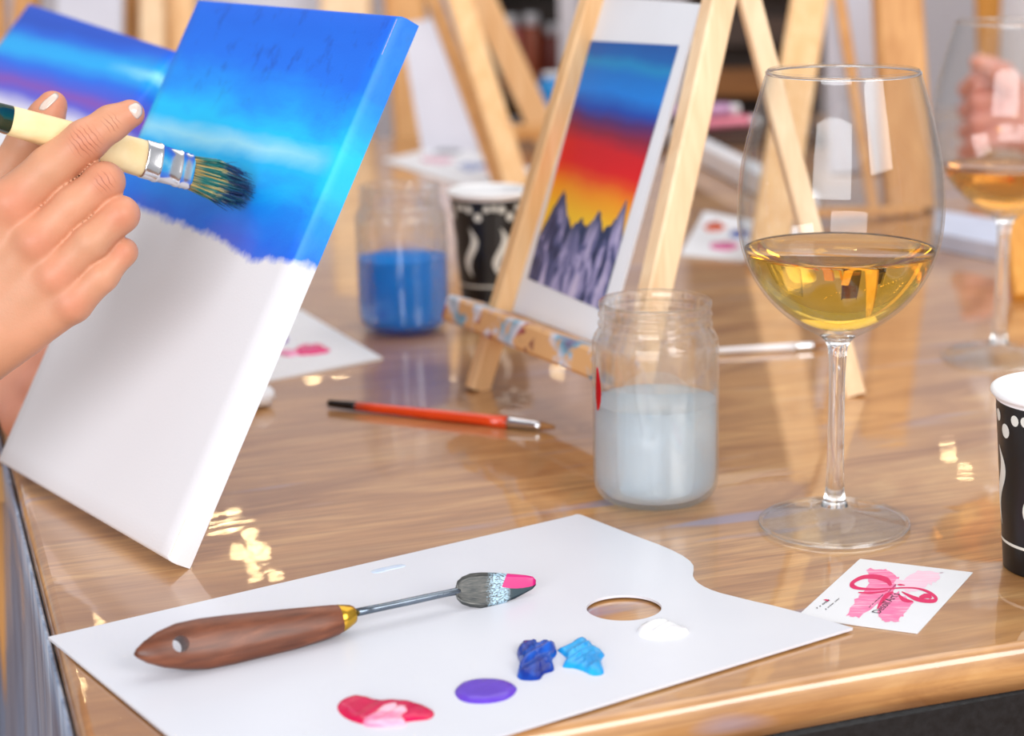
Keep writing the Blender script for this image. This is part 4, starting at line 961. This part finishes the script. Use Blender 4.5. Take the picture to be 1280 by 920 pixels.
# slanting white boards lying on the table
bw = thing('canvas_board', 'narrow white board standing beyond the palette with orange and blue dabs', 'canvas', G(930, 235)); v, f = stick(G(846, 186) + Z * .0125, G(1010, 274) + Z * .0125, .024, .02, Z); build('board_edge', v, f, M_WHITE_CANVAS, bw, smooth=False)
bx = thing('canvas_board', 'pale blue board lying under the bowl of the blurred wine glass', 'canvas', G(1205, 300)); v, f = prism([G(x, y, .014) for x, y in ((1170, 262), (1262, 276), (1258, 308), (1168, 290))], None, thick=.0135); build('board_panel', v, f, plain('pale_blue_board', (196, 204, 226), .6), bx, smooth=False)

# shelf with paint bottles (between the far easel and the mountain picture)
M_DARKWOOD = m_pine('dark_shelf_wood', (52, 34, 24), (78, 52, 34), 0); M_MIDWOOD = m_pine('brown_crate_wood', (120, 72, 26), (156, 98, 40), 0)
sh = thing('shelf_unit', 'dark shelf unit with coloured paint pots in the background', 'shelf', (*W(655, 100, 3.3)[:2], -.76))
def boxpx(root, x0, x1, z0, z1, d, dep, mat, name):
    a, b = W(x0, 100, d), W(x1, 100, d); p = [np.array([a[0], a[1], z1]), np.array([b[0], b[1], z1]), np.array([b[0], b[1] + dep, z1]), np.array([a[0], a[1] + dep, z1])]
    v, f = prism(p, None, thick=z1 - z0); return build(name, v, f, mat, root, smooth=False)
boxpx(sh, 590, 735, -.76, .62, 3.6, .03, M_DARKWOOD, 'back_panel')
boxpx(sh, 586, 596, -.76, .62, 3.32, .3, M_LILAC, 'side_panel'); boxpx(sh, 700, 724, -.76, .62, 3.30, .3, M_LILAC, 'side_panel')
for z in (-.26, -.05, .16, .40): boxpx(sh, 596, 700, z - .02, z, 3.33, .28, M_DARKWOOD, 'shelf_board')
cols_ = [(186, 40, 30), (120, 50, 40), (30, 100, 110), (60, 90, 50), (200, 120, 120), (150, 70, 40), (210, 206, 214)]
nm = ['scarlet', 'maroon', 'teal', 'dark green', 'dusty pink', 'rust brown', 'white']
def pot(loc, c, h_, r, label):
    o = thing('paint_pot', label, 'paint pot', loc, 'paint pots on the dark shelf'); loc = np.asarray(loc); m = plain('pot_%d_%d_%d' % c, c, .4)
    v, f = lathe([(0, 0.0005), (r * .95, .0005), (r, .004), (r, h_ * .78), (r * .9, h_ * .82), (r * .7, h_ * .84), (0, h_ * .84)], loc, 24); build('pot_body', v, f, m, o)
    v, f = lathe([(0, h_ * .835), (r * .75, h_ * .835), (r * .76, h_ * .99), (r * .7, h_), (0, h_)], loc, 24); build('pot_lid', v, f, plain('white_lid', (225, 225, 230)), o)
seq = {.16: [3, 5, 0], -.05: [2, 4, 5, 1], -.26: [0, 3, 1, 5]}
names = {.16: 'top', -.05: 'middle', -.26: 'lowest'}
for z, s in seq.items():
    for i, c in enumerate(s):
        p = W(612 + i * (80 / max(1, len(s) - 1)), 100, 3.42); pot((p[0], p[1], z), cols_[c], random.uniform(.10, .15), .0185, nm[c] + ' paint pot on the ' + names[z] + ' visible shelf of the dark unit')
p = G(690, 200); 
bp = thing('paint_pot', 'small bright blue pot left of the mountain picture', 'paint pot', W(690, 130, 2.5)); v, f = lathe([(0, 0), (.014, .0005), (.0185, .008), (.0185, .026), (.014, .034), (0, .036)], W(690, 130, 2.5), 24); build('pot_body', v, f, plain('bright_blue_pot', (20, 140, 215), .35), bp)
v, f = lathe([(0, .0355), (.0125, .0355), (.0125, .042), (0, .043)], W(690, 130, 2.5), 24); build('pot_lid', v, f, plain('white_lid', (225, 225, 230)), bp)
sb = thing('plinth', 'pale plinth carrying the small blue pot', 'plinth', (*W(690, 130, 2.5)[:2], -.76)); q = W(690, 130, 2.5); v, f = prism([q + np.array([a, b, 0]) for a, b in ((-.03, -.03), (.05, -.03), (.05, .05), (-.03, .05))], None, thick=q[2] + .76); build('plinth_body', v, f, M_LILAC, sb, smooth=False)
# stack of wooden crates
cr = thing('wooden_crate_rack', 'dark brown slatted crate rack seen between the easel legs', 'shelf', (*W(935, 100, 3.0)[:2], -.76))
boxpx(cr, 862, 1030, -.76, .75, 3.25, .03, M_DARKWOOD, 'back_panel')
for i, z in enumerate(np.arange(-.30, .34, .085)): boxpx(cr, 862, 1030, z, z + .045, 3.12 , .02, M_MIDWOOD if i % 2 else M_DARKWOOD, 'slat')
for x in (862, 1022): boxpx(cr, x, x + 8, -.76, .75, 3.10, .15, M_DARKWOOD, 'post')
for i, (x, y, c, lb) in enumerate(((905, 165, (226, 130, 150), 'rose pink'), (880, 150, (196, 150, 190), 'mauve'))):
    pt_ = W(x, y, 2.2); o = thing('paint_tube', lb + ' paint tube lying above the white leaning board', 'paint tube', pt_, 'paint tubes beyond the leaning board')
    v, f = tube([pt_ + np.array([-.035, 0, .008]), pt_ + np.array([-.033, 0, .009]), pt_ + np.array([.02, .005, .012]), pt_ + np.array([.03, .006, .012]), pt_ + np.array([.033, .006, .012])], [.014, .015, .014, .013, .005], 16, .5); build('tube_body', v, f, plain('tube_' + lb, c, .4), o)
    v, f = tube([pt_ + np.array([.032, .006, .012]), pt_ + np.array([.042, .007, .012])], [.006, .005], 14); build('cap', v, f, M_WHITEPAPER, o)
tbk = thing('storage_table', 'dark trestle table in the background carrying the paint tubes', 'table', (*W(900, 150, 2.25)[:2], -.76)); q = W(890, 160, 2.2)
q = np.array([q[0], q[1], W(905, 165, 2.2)[2] + .001])
v, f = prism([q + np.array([a, b, 0]) for a, b in ((-.11, -.05), (.13, -.05), (.13, .16), (-.11, .16))], None, thick=.03); build('table_top', v, f, M_DARKWOOD, tbk, smooth=False)
for a, b in ((-.09, -.03), (.11, -.03), (.11, .14), (-.09, .14)): s = stick(q + np.array([a, b, -.03]), np.array([q[0] + a, q[1] + b, -.76]), .03, .03, (1, 0, 0)); build('leg', s[0], s[1], M_DARKWOOD, tbk, smooth=False)

# =================================================================== PERSON IN WHITE BEHIND THE BLURRED GLASS
D2 = 1.85
def J2(x, y, d, r): return (W(x, y, d), px(r, d))
FG = [[J2(1252, 92 + 26 * i, D2 - .01, 13), J2(1222, 100 + 26 * i, D2 - .03, 11.5), J2(1208, 112 + 26 * i, D2 - .012, 10.5), J2(1222, 116 + 26 * i, D2 + .012, 9)] for i in range(4)]
TH2 = [J2(1262, 105, D2 - .04, 14), J2(1240, 84, D2 - .05, 12), J2(1222, 78, D2 - .045, 10)]
WR2 = W(1300, 165, D2 + .03); EL2 = W(1520, 300, D2 + .10); SH2 = W(1480, -190, D2 + .32)
def sdf_p2(p):
    d = rcone(p, WR2, EL2, .026, .036)
    for c in FG: d = smin(d, rcone(p, c[0][0], WR2, .012, .022), .010)
    f_ = None
    for c in FG: e = chain(p, c, .004); f_ = e if f_ is None else smin(f_, e, .002)
    return smin(smin(d, f_, .006), chain(p, TH2, .005), .006)
p2 = thing('person', 'person in white, hand clasped behind the blurred wine glass', 'person', (*W(1480, 100, D2 + .35)[:2], -.76))
allp = np.array([a for c in FG + [TH2] for a, r in c] + [WR2, W(1340, 190, D2 + .04)]); P, F = surface_nets(sdf_p2, allp.min(0) - .03, allp.max(0) + .03, .003)
h2 = build('hand', P, F, M_SKIN, p2, cols=skin_cols(P, [(c[1][0], .012) for c in FG], (214, 150, 136), (210, 122, 112)))
M_SHIRT = plain('white_shirt', (236, 238, 246), .8, vary=.04, scale=12, bump=.3)
CH = W(1398, 60, D2 + .30); HIP = np.array([CH[0] + .02, CH[1] + .03, -.32])
def sdf_shirt(p):
    d = rcone(p, W(1322, 178, D2 + .036), EL2, .036, .050); d = smin(d, rcone(p, EL2, SH2, .05, .062), .03)
    d2 = rcone(p, CH + Z * .08, HIP, .135, .15); d = smin(d, d2, .04); sh_ = rcone(p, SH2, CH + Z * .16 + np.array([-.10, 0, 0]), .06, .06)
    return smin(d, sh_, .05)
allp = np.array([EL2, SH2, CH, HIP, W(1322, 178, D2)]); P, F = surface_nets(sdf_shirt, allp.min(0) - .22, allp.max(0) + .22, .010)
build('shirt', P, F, M_SHIRT, p2)

# =================================================================== FAIRY LIGHTS ALONG THE BACK OF THE ROOM
t = NT('bulb_glow'); t.b.inputs['Base Color'].default_value = (1, .8, .5, 1); t.b.inputs['Emission Color'].default_value = (1, .72, .36, 1); t.b.inputs['Emission Strength'].default_value = 60.0
t.m.cycles.emission_sampling = 'NONE'; M_BULB = t.m
def string_lights(pts, n, label):
    s = thing('fairy_lights', label, 'string lights', pts[0]); path = smoothprof3(pts, 12); v, f = tube(path, .0016, 6); build('cable', v, f, M_BLACK, s)
    tt = np.linspace(0, len(path) - 1, n)
    first = None
    for q in tt:
        i = int(q); p = path[i] - Z * .012 + np.array([random.uniform(-.03, .03), 0, random.uniform(-.02, .01)]) * (0 if first is None else 1)
        if first is None:
            v, f = lathe([(0, -.006), (.0026, -.0045), (.0036, 0), (.0024, .0045), (0, .006)], p, 10); first = build('bulb', v, f, M_BULB, s); base = p
            # recentre so copies can be moved
        else:
            c = first.copy(); COL.objects.link(c); c.parent = s; c.location = Vector(tuple(p - base))
    return s
def smoothprof3(pts, n):
    pts = np.array(pts, float); out = []
    for i in range(len(pts) - 1):
        p0 = pts[max(i - 1, 0)]; p1 = pts[i]; p2 = pts[i + 1]; p3 = pts[min(i + 2, len(pts) - 1)]
        for k in range(n): t = k / n; out.append(.5 * ((2 * p1) + (-p0 + p2) * t + (2 * p0 - 5 * p1 + 4 * p2 - p3) * t * t + (-p0 + 3 * p1 - 3 * p2 + p3) * t ** 3))
    out.append(pts[-1]); return np.array(out)
def hang(px_, py_, Y):   # where a bulb must hang for the glossy table to mirror it at that spot
    p, r = G(px_, py_), ray(px_, py_); r = np.array([r[0], r[1], -r[2]]); return p + r * ((Y - p[1]) / r[1])
string_lights([hang(*q, 4.6) for q in ((250, 470), (330, 478), (398, 467), (440, 470), (484, 462), (530, 470), (572, 466), (640, 478), (760, 470))], 15, 'warm fairy lights hung across the back of the room')
string_lights([hang(*q, 4.3) for q in ((915, 425), (940, 470), (985, 528), (1010, 505), (1060, 480), (1150, 545), (1215, 600))], 11, 'warm fairy lights looping over the right half of the room')
string_lights([hang(*q, 3.3) for q in ((100, 870), (120, 800), (190, 640), (262, 632), (282, 662), (300, 690), (318, 712), (332, 735))], 19, 'warm fairy lights drooping over the upper left')
